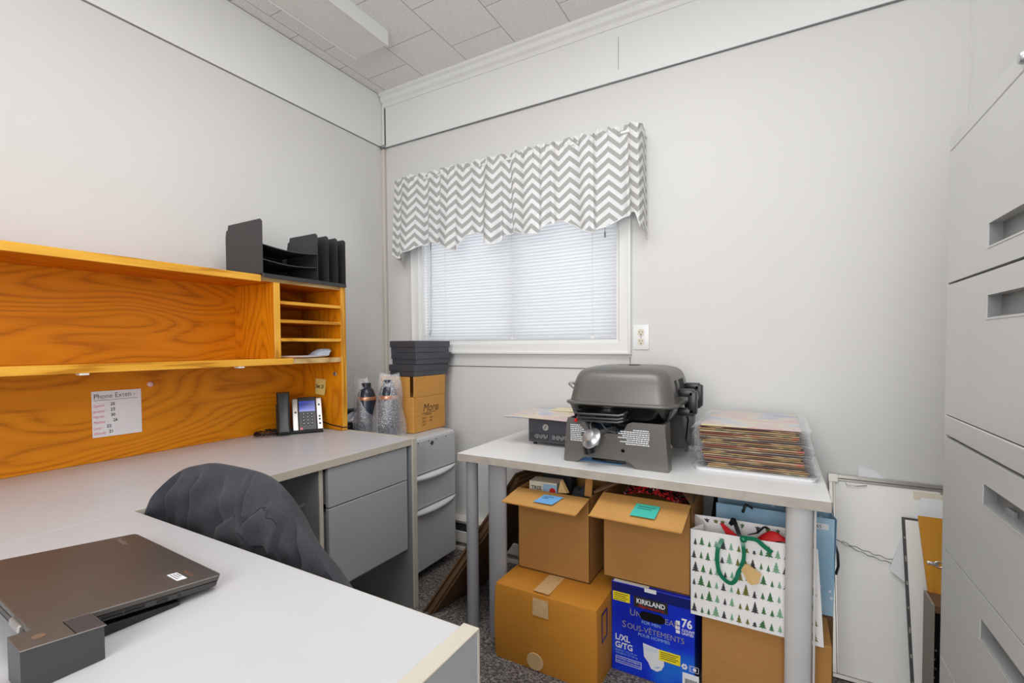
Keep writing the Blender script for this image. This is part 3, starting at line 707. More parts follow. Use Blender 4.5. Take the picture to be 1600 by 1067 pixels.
# ------------------------------------------------------------------ drawer pedestal and what stands on it
PT = 0.7155
t = thing('file_pedestal', 'light grey steel drawer pedestal between the wall desk and the window wall', 'filing cabinet', (-1.82, 1.87, 0))
L = t.location
b = MB(L); b.box(-2.10, -1.548, 1.665, 2.068, 0.045, PT-0.002, 0.004); b.build('case', M['pedw'], t)
b = MB(L); b.prism([(-2.10, 1.665, PT-0.012), (-2.10, 1.665, PT-0.002), (-1.565, 1.665, PT), (-1.545, 1.665, PT-0.004), (-1.535, 1.665, PT-0.012)], (0, 0.403, 0)); b.build('top_cap', M['pedw'], t)
for k, (z0, z1) in enumerate(((0.533, 0.702), (0.362, 0.527), (0.052, 0.356))):
    b = MB(L); b.box(-1.548, -1.529, 1.667, 2.066, z0, z1, 0.003); o = b.build('drawer', M['pedw'], t)
    if k:
        b = MB(L)
        def hd(u, v, z1=z1):
            a = v*PI; y = 1.667+0.399*u; k_ = math.sin(PI*u)**0.7
            return (-1.530+0.030*k_*math.sin(a)+0.002, y, z1+0.004-0.006*(1-math.cos(a))-(0.020*k_)*(1-math.cos(a))/2)
        b.grid(24, 8, hd); b.build('handle', M['pedh'], o, smooth=60)
    else:
        b = MB(L); b.lathe([(0.0105, 0), (0.0105, 0.003), (0.008, 0.004), (0.004, 0.002)], (0, 0, 0), 16, 0, Matrix.Translation((-1.529, 1.870, 0.677)) @ Matrix.Rotation(R(90), 4, 'Y')); b.build('lock', M['wire'], o, smooth=40)
        b = MB(L)
        for y in (1.765, 1.845, 1.905, 1.985): b.box(-1.5295, -1.5283, y-0.003, y+0.003, 0.688, 0.694)
        b.build('screw_holes', M['ink'], o)
for x in (-2.06, -1.60):
    for y in (1.70, 2.03):
        b = MB(L); b.lathe([(0.022, -0.010), (0.024, -0.006), (0.024, 0.006), (0.022, 0.010)], (0, 0, 0), 14, 0, Matrix.Translation((x, y, 0.024)) @ Matrix.Rotation(R(90), 4, 'X')); b.box(x-0.012, x+0.012, y-0.014, y+0.014, 0.03, 0.046); b.build('caster', M['black'], t)

t = thing('shipping_box', 'tan cardboard box with script lettering on the grey drawer pedestal', 'box', (-1.74, 1.99, PT))
L = t.location
b = MB(L); bx = (-1.855, -1.629, 1.846, 2.112)
b.box(bx[0], bx[1], bx[2], bx[3], PT+0.0006, 0.903, 0.004); b.build('body', M['cardM'], t)
b = MB(L); b.box(bx[1]-0.003, bx[1], bx[2]+0.004, bx[3], 0.903, 1.010, 0.001, 0, Matrix.Translation((bx[1], 0, 0.903)) @ Matrix.Rotation(R(1.5), 4, 'Y') @ Matrix.Translation((-bx[1], 0, -0.903))); b.build('front_flap', M['cardM'], t)
b = MB(L); b.box(bx[0], bx[1]-0.022, bx[2], bx[2]+0.003, 0.903, 1.010, 0.001); b.build('side_flap', M['cardM'], t)
b = MB(L); b.box(bx[0], bx[1]-0.01, bx[3]-0.003, bx[3], 0.903, 1.0, 0.001, 0, Matrix.Translation((0, bx[3], 0.903)) @ Matrix.Rotation(R(-14), 4, 'X') @ Matrix.Translation((0, -bx[3], -0.903))); b.build('side_flap', M['cardE'], t)
b = MB(L); b.box(bx[0], bx[0]+0.003, bx[2]+0.01, bx[3]-0.01, 0.903, 1.008, 0.001); b.build('rear_flap', M['cardM'], t)
b = MB(L); FX = bx[1]+0.0006
b.text('Moro', (FX, 1.918, 0.822), (0, 1, 0), (0, 0, 1), 0.060, 0, sx=0.95, shear=0.35, bold=-0.008)
b.tube([(FX, 1.915, 0.812), (FX, 1.96, 0.816), (FX, 2.02, 0.815), (FX, 2.05, 0.83), (FX, 2.03, 0.838)], 0.0012, 5); b.text('collection', (FX, 1.935, 0.802), (0, 1, 0), (0, 0, 1), 0.014, 0)
for k, (a, c) in enumerate((('ITEM:', '4210'), ('QTY:', '6PC'), ('LOT:', '1'))):
    b.text(a, (FX, 1.915, 0.782-k*0.017), (0, 1, 0), (0, 0, 1), 0.013, 0); b.text(c, (FX, 1.975, 0.782-k*0.017), (0, 1, 0), (0, 0, 1), 0.013, 0)
b.build('lettering', M['ink'], t)

labs = ('black lidded gift box, topmost of the three stacked on the tan shipping box', 'black lidded gift box, middle of the three stacked on the tan shipping box', 'black lidded gift box, lowest of the three stacked on the tan shipping box')
for k in range(3):
    z = 1.136-k*0.0627; dx, dy = ((0.0, 0.0), (0.004, 0.006), (-0.006, -0.004))[k]
    t = thing('gift_box', labs[k], 'box', (-1.715+dx, 2.01+dy, z), R((-1.5, -2.5, -0.5)[k]), 'black gift boxes on the shipping box')
    b = MB(); b.box(-0.088, 0.088, -0.138, 0.138, 0.0, 0.030, 0.0015); b.build('tray', M['char'], t)
    b = MB(); b.box(-0.0915, 0.0915, -0.1425, 0.1425, 0.028, 0.0618, 0.0015); b.build('lid', M['char'], t)

def bottle_bag(x, y, h, wx, wy, rz, lab, tilt):
    t = thing('wrapped_bottle', lab, 'bottle', (x, y, PT+0.0008), R(rz), 'bubble wrapped bottles on the pedestal')
    b = MB(); b.lathe([(0.040, 0.002), (0.051, 0.006), (0.052, 0.03), (0.050, h*0.58), (0.044, h*0.70), (0.036, h*0.78), (0.024, h*0.82), (0.024, h*0.90), (0.005, h*0.91)], (0, 0, 0), 28); o = b.build('bottle', M['navy'], t, smooth=45)
    b = MB(); b.lathe([(0.0500, h*0.595), (0.0505, h*0.60), (0.0495, h*0.65), (0.0485, h*0.655)], (0, 0, 0), 28); b.build('copper_band', M['copper'], o, smooth=45)
    b = MB(); rg = []
    for k in range(15):
        v = k/14; z = h*v
        hx = wx*(1.0-0.45*v**1.5)+0.003*math.sin(v*9); hy = wy*(1-v**3.2)+0.0015
        if v < 0.08: hx *= 1.05; hy *= 0.9
        rg.append([(hx*math.cos(a)*(1+0.05*math.sin(3*a+k*0.8))+tilt*v, hy*math.sin(a), z+0.006*math.sin(2*a+1)*v) for a in [2*PI*j/28 for j in range(28)]])
    b.loft(rg, cap=False); b.build('bubble_wrap', M['bubble'], t, smooth=80)
    return t
bottle_bag(-1.718, 1.758, 0.315, 0.084, 0.060, 40, 'tall bottle in a bubble wrap bag beside the tan shipping box', 0.012)
bottle_bag(-1.885, 1.772, 0.290, 0.062, 0.058, 28, 'bottle in a bubble wrap bag nearest the left wall on the pedestal', -0.028)
b = MB((-2.13, 1.86, 0.72)); b.box(-2.172, -2.112, 1.72, 2.02, 0.60, 0.808, 0.003); single(b, 'document_case', [M['blackm']], (-2.13, 1.86, 0.72), 'flat dark case standing against the left wall behind the pedestal', 'case')
b = MB((-2.0, 1.75, PT)); rg = []
for k in range(6):
    v = k/5; rr_ = math.sin(PI*(0.18+0.78*v))
    rg.append([(-2.05+0.060*rr_*math.cos(a)*(1+0.16*math.sin(5*a+k)), 1.83+0.060*rr_*math.sin(a)*(1+0.2*math.sin(3*a+2*k)), PT+0.001+0.085*v+0.006*math.sin(4*a+k)*v) for a in [2*PI*j/26 for j in range(26)]])
b.loft(rg); single(b, 'plastic_bag', [M['bluefilm']], (-2.0, 1.75, PT), 'crumpled pale blue plastic bag behind the desk by the hutch', 'bag')
t = thing('power_adapter', 'small black power adapter with plug beside the bubble wrapped bottles', 'adapter', (-1.965, 1.70, PT+0.0006), R(-4))
b = MB(); b.box(-0.035, 0.035, -0.022, 0.022, 0, 0.060, 0.006, seg=2); b.build('body', M['black'], t, smooth=40)
b = MB(); b.box(0.036, 0.058, -0.012, 0.012, 0.002, 0.03, 0.004); b.tube([(0.056, 0, 0.012), (0.075, 0.004, 0.006), (0.09, -0.004, 0.004), (0.11, -0.012, 0.004)], 0.003, 6); b.build('plug_cord', M['black'], t)

# ------------------------------------------------------------------ white table
TT, TX0, TX1, TY0, TY1 = 0.73, -1.141, 0.137, 1.554, 2.155
t = thing('work_table', 'white laminate table with grey posts carrying the grill and the prints', 'table', (-0.5, 1.85, 0))
L = t.location
b = MB(L); b.box(TX0+0.0015, TX1-0.0015, TY0+0.0015, TY1, TT-0.030, TT, 0.001); b.build('tabletop', M['tabw'], t)
b = MB(L); b.box(TX0, TX1, TY0, TY0+0.0015, TT-0.030, TT-0.0006); b.box(TX0, TX0+0.0015, TY0, TY1, TT-0.030, TT-0.0006); b.box(TX1-0.0015, TX1, TY0, TY1, TT-0.030, TT-0.0006); b.build('edge_band', M['tabe'], t)
def post(x, y, rx, ry, m, n='leg', h=TT-0.030):
    b = MB(L); b.loft([[(x+rx*math.cos(a), y+ry*math.sin(a), z) for a in [2*PI*j/28 for j in range(28)]] for z in (0.0, 0.004, h)]); return b.build(n, M[m], t, smooth=40)
post(-1.098, 1.600, 0.025, 0.025, 'leg')
post(-0.970, 1.592, 0.041, 0.020, 'leg')
post(0.060, 1.581, 0.0345, 0.020, 'legr')
b = MB(L); b.box(0.0955, 0.1015, 1.566, 1.572, 0.0, TT-0.030, 0.001); b.build('leg_trim', M['legr'], t)
post(-1.098, 2.10, 0.025, 0.025, 'leg'); post(0.095, 2.05, 0.025, 0.025, 'legr')

# ------------------------------------------------------------------ portable grill
GX, GY = -0.512, 1.865
t = thing('portable_grill', 'graphite portable gas grill with closed lid on the white table', 'grill', (GX, GY, TT+0.0006))
def gface(y, dy, hw0, hw1, front=True):
    P = []
    if front:
        P = [(-hw0, 0.004), (-hw0+0.008, 0), (-0.142, 0), (-0.128, 0.010), (-0.112, 0.024), (0.050, 0.024), (0.066, 0.016), (0.082, 0.002), (0.095, 0), (hw0-0.008, 0), (hw0, 0.004),
             (hw1, 0.155), (hw1-0.008, 0.164), (0.068, 0.164), (0.052, 0.158), (0.034, 0.126), (0.018, 0.118), (-0.075, 0.118), (-0.092, 0.126), (-0.112, 0.158), (-0.13, 0.164), (-hw1+0.008, 0.164), (-hw1, 0.155)]
    else:
        P = [(-hw0, 0), (-0.13, 0), (-0.11, 0.03), (0.11, 0.03), (0.13, 0), (hw0, 0), (hw1, 0.164), (-hw1, 0.164)]
    return [(x, y, z) for x, z in P], (0, dy, 0)
b = MB(); p, e = gface(0.200, 0.008, 0.193, 0.180, False); b.prism(p, e)
for s_ in (-1, 1): b.prism([(s_*0.193, 0.2005, 0), (s_*0.193, 0.15, 0), (s_*0.187, 0.13, 0.08), (s_*0.180, 0.11, 0.164), (s_*0.180, 0.2005, 0.164)], (-s_*0.006, 0, 0))
b.build('rear_panel', M['grill'], t)
b = MB(); p, e = gface(-0.220, 0.010, 0.193, 0.180); b.prism(p, e)
for s_ in (-1, 1):
    b.prism([(s_*0.193, -0.212, 0), (s_*0.193, -0.165, 0), (s_*0.187, -0.150, 0.08), (s_*0.182, -0.135, 0.14), (s_*0.180, -0.13, 0.164), (s_*0.180, -0.212, 0.164)], (-s_*0.006, 0, 0))
base = b.build('front_panel', M['grill'], t, smooth=25)
for (x, wd, rows, al) in ((-0.165, 0.075, 9, -1), (0.128, 0.112, 8, 1)):
    b = MB()
    for k in range(rows):
        z = 0.138-k*0.0072-(0 if al < 0 else 0.003); ww = wd*(0.55+0.45*random.random()) if k not in (0,) else wd*0.5
        x0 = x if al < 0 else x-ww
        xx = x0
        while xx < x0+ww-0.003:
            l_ = 0.003+0.007*random.random(); b.box(xx, min(xx+l_, x0+ww), -0.2206, -0.2198, z, z+0.0036); xx += l_+0.0018
    b.build('printed_instructions', M['white'], base)
b = MB(); b.lathe([(0.007, 0), (0.005, 0.0012)], (0, 0, 0), 12, 0, Matrix.Translation((0.035, -0.220, 0.060)) @ Matrix.Rotation(R(90), 4, 'X')); b.build('screw', M['gloss'], base)
# fire tub
b = MB(); b.loft([rrect(0, -0.01, z, hx, hy, rd) for z, hx, hy, rd in ((0.10, 0.11, 0.13, 0.05), (0.135, 0.150, 0.170, 0.06), (0.170, 0.176, 0.195, 0.06), (0.208, 0.188, 0.203, 0.06), (0.216, 0.192, 0.207, 0.06))]); b.build('fire_bowl', M['gloss'], t, smooth=50)
b = MB(); b.loft([rrect(0.010, -0.012, z, hx, hy, rd, 6) for z, hx, hy, rd in ((0.217, 0.204, 0.214, 0.06), (0.222, 0.208, 0.218, 0.062), (0.228, 0.206, 0.216, 0.06), (0.231, 0.194, 0.204, 0.056), (0.255, 0.190, 0.198, 0.056), (0.295, 0.183, 0.190, 0.056), (0.322, 0.175, 0.181, 0.056), (0.338, 0.166, 0.170, 0.056), (0.349, 0.150, 0.150, 0.055), (0.356, 0.125, 0.120, 0.055), (0.359, 0.09, 0.085, 0.045))])
lid = b.build('lid', M['grill'], t, smooth=50)
b = MB(); b.box(-0.03, 0.05, -0.06, -0.01, 0.3568, 0.3595, 0.001); b.box(0.01, 0.045, -0.055, -0.02, 0.359, 0.363, 0.001); b.build('lid_plate', M['wire'], lid)
b = MB()
for y in (-0.115, -0.10, -0.085): b.prism([(0.1992, y, 0.250), (0.1992, y+0.0045, 0.250), (0.1890, y+0.0105, 0.308), (0.1890, y+0.006, 0.308)], (0.0030, 0, 0))
for k in range(6): y = -0.03+k*0.016; b.prism([(0.1972, y, 0.266), (0.1972, y+0.004, 0.266), (0.1890, y+0.009, 0.308), (0.1890, y+0.005, 0.308)], (0.0030, 0, 0))
b.lathe([(0.0035, 0), (0.0035, 0.004)], (0, 0, 0), 10, 0, Matrix.Translation((0.100, -0.192, 0.288)) @ Matrix.Rotation(R(80), 4, 'X'))
b.build('vent_slots', M['ink'], lid)
b = MB(); b.tube([(-0.172, -0.085, 0.262), (-0.205, -0.092, 0.270), (-0.222, -0.085, 0.282), (-0.222, 0.03, 0.282), (-0.205, 0.038, 0.270), (-0.172, 0.03, 0.262)], 0.008, 10); b.build('lid_handle', M['chrome'], lid, smooth=50)
# right hand hinge handles
for y, dz in ((-0.060, 0.0), (0.085, 0.012)):
    b = MB(); b.box(0.196, 0.252, y-0.018, y+0.018, 0.248+dz, 0.276+dz, 0.006, seg=2); b.box(0.232, 0.262, y-0.018, y+0.018, 0.185+dz, 0.270+dz, 0.006, seg=2); b.box(0.195, 0.255, y-0.018, y+0.018, 0.178+dz, 0.206+dz, 0.006, seg=2)
    b.build('side_handle', M['black'], t, smooth=40)
b = MB(); b.box(0.236, 0.250, -0.04, 0.065, 0.222, 0.250, 0.003); b.build('handle_bracket', M['chrome'], t)
# folded wire supports at the front
b = MB()
for z, y, x0, x1 in ((0.192, -0.262, -0.135, 0.052), (0.178, -0.256, -0.128, 0.048), (0.166, -0.248, -0.125, 0.045)):
    b.tube([(x0+0.02, -0.18, z+0.006), (x0, y+0.03, z+0.003), (x0+0.004, y, z), (x0+0.02, y-0.004, z-0.002), (x1-0.02, y-0.004, z), (x1-0.004, y, z+0.004), (x1, y+0.03, z+0.007), (x1-0.01, -0.18, z+0.006)], 0.0042, 8)
b.build('wire_leg', M['wire'], t, smooth=50)
b = MB(); b.box(-0.136, -0.126, -0.258, -0.243, 0.156, 0.170, 0.003); b.build('red_cap', M['red'], t)
# regulator
rM = Matrix.Translation((-0.066, -0.262, 0.102)) @ Matrix.Rotation(R(50), 4, 'X') @ Matrix.Rotation(R(-22), 4, 'Y')
b = MB(); b.lathe([(0.012, -0.030), (0.014, -0.012), (0.034, -0.006), (0.040, 0.0), (0.040, 0.006), (0.030, 0.012), (0.024, 0.024), (0.010, 0.030)], (0, 0, 0), 28, 0, rM); rg_ = b.build('regulator', M['chrome'], t, smooth=35)
b = MB(); b.lathe([(0.010, 0.0), (0.019, 0.002), (0.020, 0.028), (0.013, 0.032)], (0, 0, 0), 14, 0, Matrix.Translation((-0.080, -0.246, 0.042)) @ Matrix.Rotation(R(-14), 4, 'Y')); b.build('regulator_knob', M['black'], rg_, smooth=40)
b = MB(); b.tube([(-0.062, -0.250, 0.112), (-0.045, -0.235, 0.122), (-0.015, -0.205, 0.13), (0.0, -0.15, 0.13)], 0.010, 10); b.tube([(-0.09, -0.20, 0.158), (-0.085, -0.225, 0.14), (-0.075, -0.24, 0.12)], 0.003, 6); b.tube([(-0.06, -0.20, 0.16), (-0.02, -0.228, 0.13), (0.01, -0.228, 0.125), (0.03, -0.20, 0.13)], 0.0032, 6); b.build('gas_valve', M['wire'], t, smooth=40)
b = MB(); b.prism([(0.204, 0.02, 0.19), (0.214, 0.16, 0.20), (0.214, 0.212, 0.19), (0.205, 0.216, 0.006), (0.205, 0.13, 0.03), (0.203, 0.05, 0.07), (0.205, 0.08, 0.14)], (0.006, 0, 0)); b.build('side_shield', M['gloss'], t)
b = MB(); b.tube([(-0.10, -0.16, 0.006), (-0.04, -0.175, 0.007), (0.03, -0.165, 0.006)], 0.006, 8); b.box(0.0, 0.006, -0.175, -0.155, 0.001, 0.022); b.build('gas_hose', M['black'], t)
b = MB((GX-0.04, GY-0.12, TT)); b.box(GX-0.14, GX+0.02, GY-0.19, GY-0.02, TT+0.0004, TT+0.0012); single(b, 'blue_booklet', [M['blue_note']], (GX-0.04, GY-0.12, TT), 'blue leaflet lying on the white table under the grill base', 'leaflet')

# small oven with poster on top
t = thing('countertop_oven', 'small dark grey oven with round dial left of the grill on the table', 'oven', (-0.845, 1.99, TT+0.0006))
L = t.location
b = MB(L); b.box(-0.961, -0.730, 1.853, 2.12, 0.743, 0.845, 0.003); b.build('case', M['oven'], t)
b = MB(L); b.box(-0.961, -0.730, 1.847, 1.853, 0.743, 0.846, 0.0015); b.box(-0.955, -0.730, 1.8455, 1.847, 0.786, 0.788); o = b.build('front_panel', M['oven'], t)
b = MB(L); b.lathe([(0.0145, 0), (0.0145, 0.004), (0.0125, 0.006)], (0, 0, 0), 24, 0, Matrix.Translation((-0.876, 1.847, 0.812)) @ Matrix.Rotation(R(90), 4, 'X')); d_ = b.build('dial', M['silver'], o, smooth=40)
b = MB(L); b.box(-0.8775, -0.8745, 1.8395, 1.8412, 0.803, 0.821, 0.0004, 0, Matrix.Translation((-0.876, 0, 0.812)) @ Matrix.Rotation(R(30), 4, 'Y') @ Matrix.Translation((0.876, 0, -0.812))); b.build('dial_mark', M['ink'], d_)
b = MB(L)
for k in range(26): x = -0.952+k*0.0066+(0.014 if k > 13 else 0); b.box(x, x+0.0032, 1.8462, 1.848, 0.753, 0.784)
b.build('vent_slots', M['ink'], o)
b = MB(L)
for k in range(20): x = -0.930+k*0.0066+(0.02 if k > 9 else 0); b.box(x, x+0.0022, 1.8456, 1.8465, 0.760+0.006*(k % 3 == 0), 0.780-0.006*(k % 4 == 0))
b.build('grille_bars', M['chrome'], o)
for x in (-0.94, -0.75):
    for y in (1.87, 2.10):
        b = MB(L); b.lathe([(0.008, 0), (0.009, 0.0125)], (x, y, TT+0.0006), 10); b.build('foot', M['black'], t)
def posterm(name, seed, wash):
    k = NT(name); v = k.coords((5, 9, 9)); mp = v.node; mp.inputs['Location'].default_value = (seed, seed*0.7, 0)
    n = k.n('ShaderNodeTexNoise', Scale=1.0, Detail=2.0); k.l(v, n.inputs['Vector'])
    c = k.ramp(n.outputs[0], [(0.28, rgb(70, 90, 170)), (0.40, rgb(150, 165, 205)), (0.48, rgb(235, 205, 90)), (0.54, rgb(226, 120, 96)), (0.62, rgb(205, 170, 170)), (0.74, rgb(120, 150, 110))])
    mx = k.n('ShaderNodeMixRGB'); mx.inputs[0].default_value = wash; mx.inputs[2].default_value = rgb(226, 226, 226); k.l(c, mx.inputs[1])
    k.l(mx.outputs[0], k.b.inputs['Base Color']); k.b.inputs['Roughness'].default_value = 0.25; return k.m
M['poster'] = posterm('hazy_colour_print', 3.0, 0.55)
b = MB((-0.87, 1.98, 0.85)); b.grid(10, 10, lambda u, v: (-1.065+0.36*u-0.01*v, 1.795+0.345*v, 0.8535+0.006*(1-u)*0+0.002*math.sin(u*4)))
b.grid(10, 10, lambda u, v: (-1.065+0.36*u-0.01*v, 1.795+0.345*v, 0.8515+0.002*math.sin(u*4)))
single(b, 'poster_print', [M['poster']], (-0.87, 1.98, 0.85), 'glossy sleeved colour print lying on top of the small oven', 'print', smooth=60)
b = MB((-0.83, 2.12, 0.86)); b.box(-0.95, -0.70, 2.05, 2.16, 0.8565, 0.8585); single(b, 'cream_card', [plain('cream_card', rgb(236, 222, 190), 0.6)], (-0.83, 2.12, 0.86), 'cream card sheet on the back of the sleeved print', 'card')

# ------------------------------------------------------------------ leaning cardboard sheets
B0, T0 = Vector((-1.352, 1.575, 0.0)), Vector((-0.965, 1.725, 0.625))
ed = (T0-B0); bk = Vector((0.06, 0.34, 0.0)); nrm = ed.cross(bk).normalized()
if nrm.z < 0: nrm = -nrm
for k in range(5):
    off = -nrm*(0.0089*k)
    sc_ = (1.0, 0.97, 0.985, 0.95, 0.88)[k]; sh = bk.normalized()*(0.006*((k*5) % 3))
    p0 = B0+off+sh; p0 = p0+ed*(-p0.z/ed.z)+ed*0.004
    P = [p0, p0+ed*sc_, p0+ed*sc_+bk, p0+bk]
    b = MB(p0); b.prism([q for q in P], -nrm*0.0062)
    b.prism([q-nrm*0.0063 for q in (p0+ed*0.004, p0+ed*(sc_*0.97), p0+ed*(sc_*0.97)+bk*0.97, p0+ed*0.004+bk*0.97)], -nrm*0.0024)
    single(b, 'cardboard_sheet', [M['cardD']], p0, 'flattened brown cardboard sheet in the bundle leaning behind the left table posts', 'cardboard', 'flattened cardboard sheets behind the table posts')

# ------------------------------------------------------------------ cartons under the table
def wobble(b, amp, seed):
    rnd = random.Random(seed)
    for v in b.bm.verts: v.co += Vector((rnd.uniform(-amp, amp), rnd.uniform(-amp, amp), rnd.uniform(-amp, amp)))
t = thing('sealed_carton', 'large sealed golden cardboard carton with clear tape on the floor under the table', 'box', (-0.716, 1.63, 0.0), R(-0.6))
b = MB(); hx, hy, h = 0.200, 0.150, 0.282
rg = []
for z, gx, gy in ((0.0006, 0, 0), (0.02, 0.002, 0.002), (0.14, 0.004, 0.005), (0.262, 0.001, 0.001), (0.278, -0.002, -0.002), (0.284, -0.016, -0.016), (0.286, -0.06, -0.06), (0.2865, -0.12, -0.12)): rg.append(rrect(0, 0, z, hx+gx, hy+gy, 0.006 if z < 0.283 else 0.012, 3))
b.loft(rg); b.build('body', M['cardA'], t, smooth=35)
b = MB(); b.box(-0.040, 0.022, -hy-0.0062, -hy-0.0050, 0.205, 0.268, 0, 0, Matrix.Rotation(R(0.5), 4, 'Y')); b.box(-0.040, 0.022, -hy+0.006, 0.14, 0.2868, 0.2874); b.build('tape', M['tape'], t)
b = MB(); b.loft([[(-0.030+0.034*math.cos(a)*k, -hy-0.0040-0.002*(y), 0.035+0.032*math.sin(a)*k) for a in [2*PI*j/14 for j in range(14)]] for y, k in ((0, 1.0), (1, 0.97))]); b.build('tape_end', M['tape'], t)
b = MB(); b.box(hx+0.0042, hx+0.0052, -0.11, -0.105, 0.15, 0.25); b.box(hx+0.0042, hx+0.0052, -0.06, -0.055, 0.15, 0.25); b.box(hx+0.0042, hx+0.0052, -0.11, -0.055, 0.15, 0.156); b.box(hx+0.0042, hx+0.0052, -0.11, -0.055, 0.244, 0.25); b.build('printed_mark', M['kblue'], t)

def open_carton(lab, x0, x1, y0, y1, z0, z1, rz, flen, drop, side=True):
    cx, cy = (x0+x1)/2, (y0+y1)/2; W, D, H = (x1-x0)/2, (y1-y0)/2, z1-z0; th = 0.004
    t = thing('open_carton', lab, 'box', (cx, cy, z0+0.0006), R(rz))
    b = MB(); b.box(-W, W, -D, -D+th, 0, H, 0.001); b.box(-W, W, D-th, D, 0, H, 0.001); b.box(-W, -W+th, -D, D, 0, H, 0.001); b.box(W-th, W, -D, D, 0, H, 0.001); b.box(-W, W, -D, D, 0, th)
    b.build('body', M['cardB'], t)
    def flap(nm, pts, m='cardE'):
        b = MB(); n_ = (Vector(pts[1])-Vector(pts[0])).cross(Vector(pts[2])-Vector(pts[1])).normalized()*0.0038
        b.prism(pts, n_); return b.build(nm, M[m], t)
    fl = flap('front_flap', [(-W, -D, H), (W, -D, H), (W-0.003, -D-flen, H-drop-0.003), (-W+0.001, -D-flen, H-drop)])
    b = MB(); b.tube([(-W+0.001+(2*W-0.004)*k/18, -D-flen-0.001+0.0016*((k*7) % 3-1), H-drop+0.0012-0.003*k/18) for k in range(19)], 0.0022, 5); b.build('torn_edge', M['cardM'], fl)
    if side:
        flap('side_flap', [(W, -D+0.004, H), (W, D, H), (W+0.13, D, H+0.075), (W+0.13, -D+0.01, H+0.068)], 'cardB')
        flap('side_flap', [(-W, -D+0.004, H), (-W, D, H), (-W-0.012, D, H-0.10), (-W-0.012, -D+0.01, H-0.10)], 'cardB')
    return t
open_carton('open brown carton with blue note, stacked on the golden carton under the table', -0.893, -0.594, 1.622, 1.93, 0.2875, 0.606, 0.0, 0.130, 0.018, False)
open_carton('open brown carton with teal note, stacked on the blue printed carton', -0.549, -0.246, 1.642, 1.95, 0.3235, 0.632, 0.0, 0.155, 0.036, False)
def note(nm, lab, P4, m, line):
    # P4: TL TR BR BL
    P4 = [Vector(p) for p in P4]; c = sum(P4, Vector())/4
    t = thing(nm, lab, 'sticky note', c)
    n_ = (P4[1]-P4[0]).cross(P4[3]-P4[0]).normalized()
    if n_.z < 0: n_ = -n_
    b = MB(c); b.grid(6, 8, lambda u, v: (P4[0]*(1-u)+P4[1]*u)*(1-v)+(P4[3]*(1-u)+P4[2]*u)*v+n_*(0.0035+0.007*(v-0.4)**2*(1 if v < 0.4 else 0.6))); b.build('note', M[m], t, smooth=60)
    xd = (P4[1]-P4[0]).normalized(); yd = (P4[0]-P4[3]).normalized(); s_ = (P4[1]-P4[0]).length
    b = MB(c); random.seed(4)
    for k, ln in enumerate(line):
        o_ = P4[0]+xd*s_*0.12-yd*s_*(0.22+0.15*k)+n_*0.0048
        pts = [o_+xd*(s_*ln*i/24)+yd*(s_*0.025*math.sin(i*2.1+k)) for i in range(25)]
        b.tube(pts, 0.0006, 4)
    b.build('handwriting', M['ink'], t); return t
HB_, HE_ = 0.6065, 0.6325
note('flap_note', 'blue sticky note on the flap of the left open carton', [(-0.760, 1.590, HB_-0.004), (-0.683, 1.590, HB_-0.004), (-0.699, 1.520, HB_-0.0135), (-0.775, 1.520, HB_-0.0135)], 'blue_note', (0.5, 0.3))
note('flap_note', 'teal sticky note on the flap of the right open carton', [(-0.414, 1.596, HE_-0.0095), (-0.335, 1.596, HE_-0.0095), (-0.338, 1.520, HE_-0.027), (-0.419, 1.520, HE_-0.027)], 'teal_note', (0.75, 0.6))

# contents of the open cartons
t = thing('product_box', 'cream small printed box sticking up inside the left open carton', 'box', (-0.81, 1.70, 0.560), R(4))
b = MB(); b.box(-0.055, 0.062, -0.035, 0.035, 0, 0.068, 0.001); b.build('carton', M['recep'], t)
b = MB(); b.box(0.004, 0.062, -0.0357, -0.0352, 0.004, 0.062); b.build('blue_panel', M['bagb'], t)
b = MB(); b.text('TREE', (-0.046, -0.0352, 0.036), (1, 0, 0), (0, 0, 1), 0.020, 0, bold=0.02); b.build('lettering', M['ink'], t)
b = MB(); b.lathe([(0.013, 0), (0.013, 0.0006)], (0, 0, 0), 16, 0, Matrix.Translation((0.044, -0.0357, 0.036)) @ Matrix.Rotation(R(90), 4, 'X')); b.build('red_dot', M['red'], t)
t = thing('product_box', 'dark box with grey label at the back of the left open carton', 'box', (-0.79, 1.83, 0.560), R(2))
b = MB(); b.box(-0.08, 0.05, -0.03, 0.03, 0, 0.125, 0.001); b.build('carton', M['blackm'], t)
b = MB(); b.box(-0.02, 0.045, -0.0307, -0.0302, 0.075, 0.120); b.build('label', M['greyside'], t)
b = MB((-0.73, 1.66, 0.60)); b.prism([(-0.735, 1.655, 0.598), (-0.700, 1.66, 0.600), (-0.728, 1.665, 0.645)], (0.006, 0.012, 0)); single(b, 'paper_scrap', [M['kraft']], (-0.73, 1.66, 0.60), 'triangular cream paper scrap poking out of the left open carton', 'paper')
b = MB((-0.60, 1.655, 0.60)); b.box(-0.014, 0.014, -0.005, 0.005, 0.0, 0.092, 0.001, 0, Matrix.Translation((-0.615, 1.665, 0.600)) @ Matrix.Rotation(R(4), 4, 'Y')); single(b, 'wooden_stake', [M['cardB']], (-0.60, 1.655, 0.60), 'short flat wooden stake standing at the right corner of the left open carton', 'stick')
b = MB((-0.55, 1.65, 0.63)); b.tube([(-0.592, 1.668, 0.618), (-0.53, 1.675, 0.650), (-0.455, 1.685, 0.690)], 0.006, 8); b.tube([(-0.592, 1.690, 0.620), (-0.53, 1.72, 0.654), (-0.46, 1.76, 0.692)], 0.005, 8); single(b, 'wooden_dowel', [M['cardD']], (-0.55, 1.65, 0.63), 'pair of thin wooden dowels slanting between the two open cartons', 'stick', smooth=50)
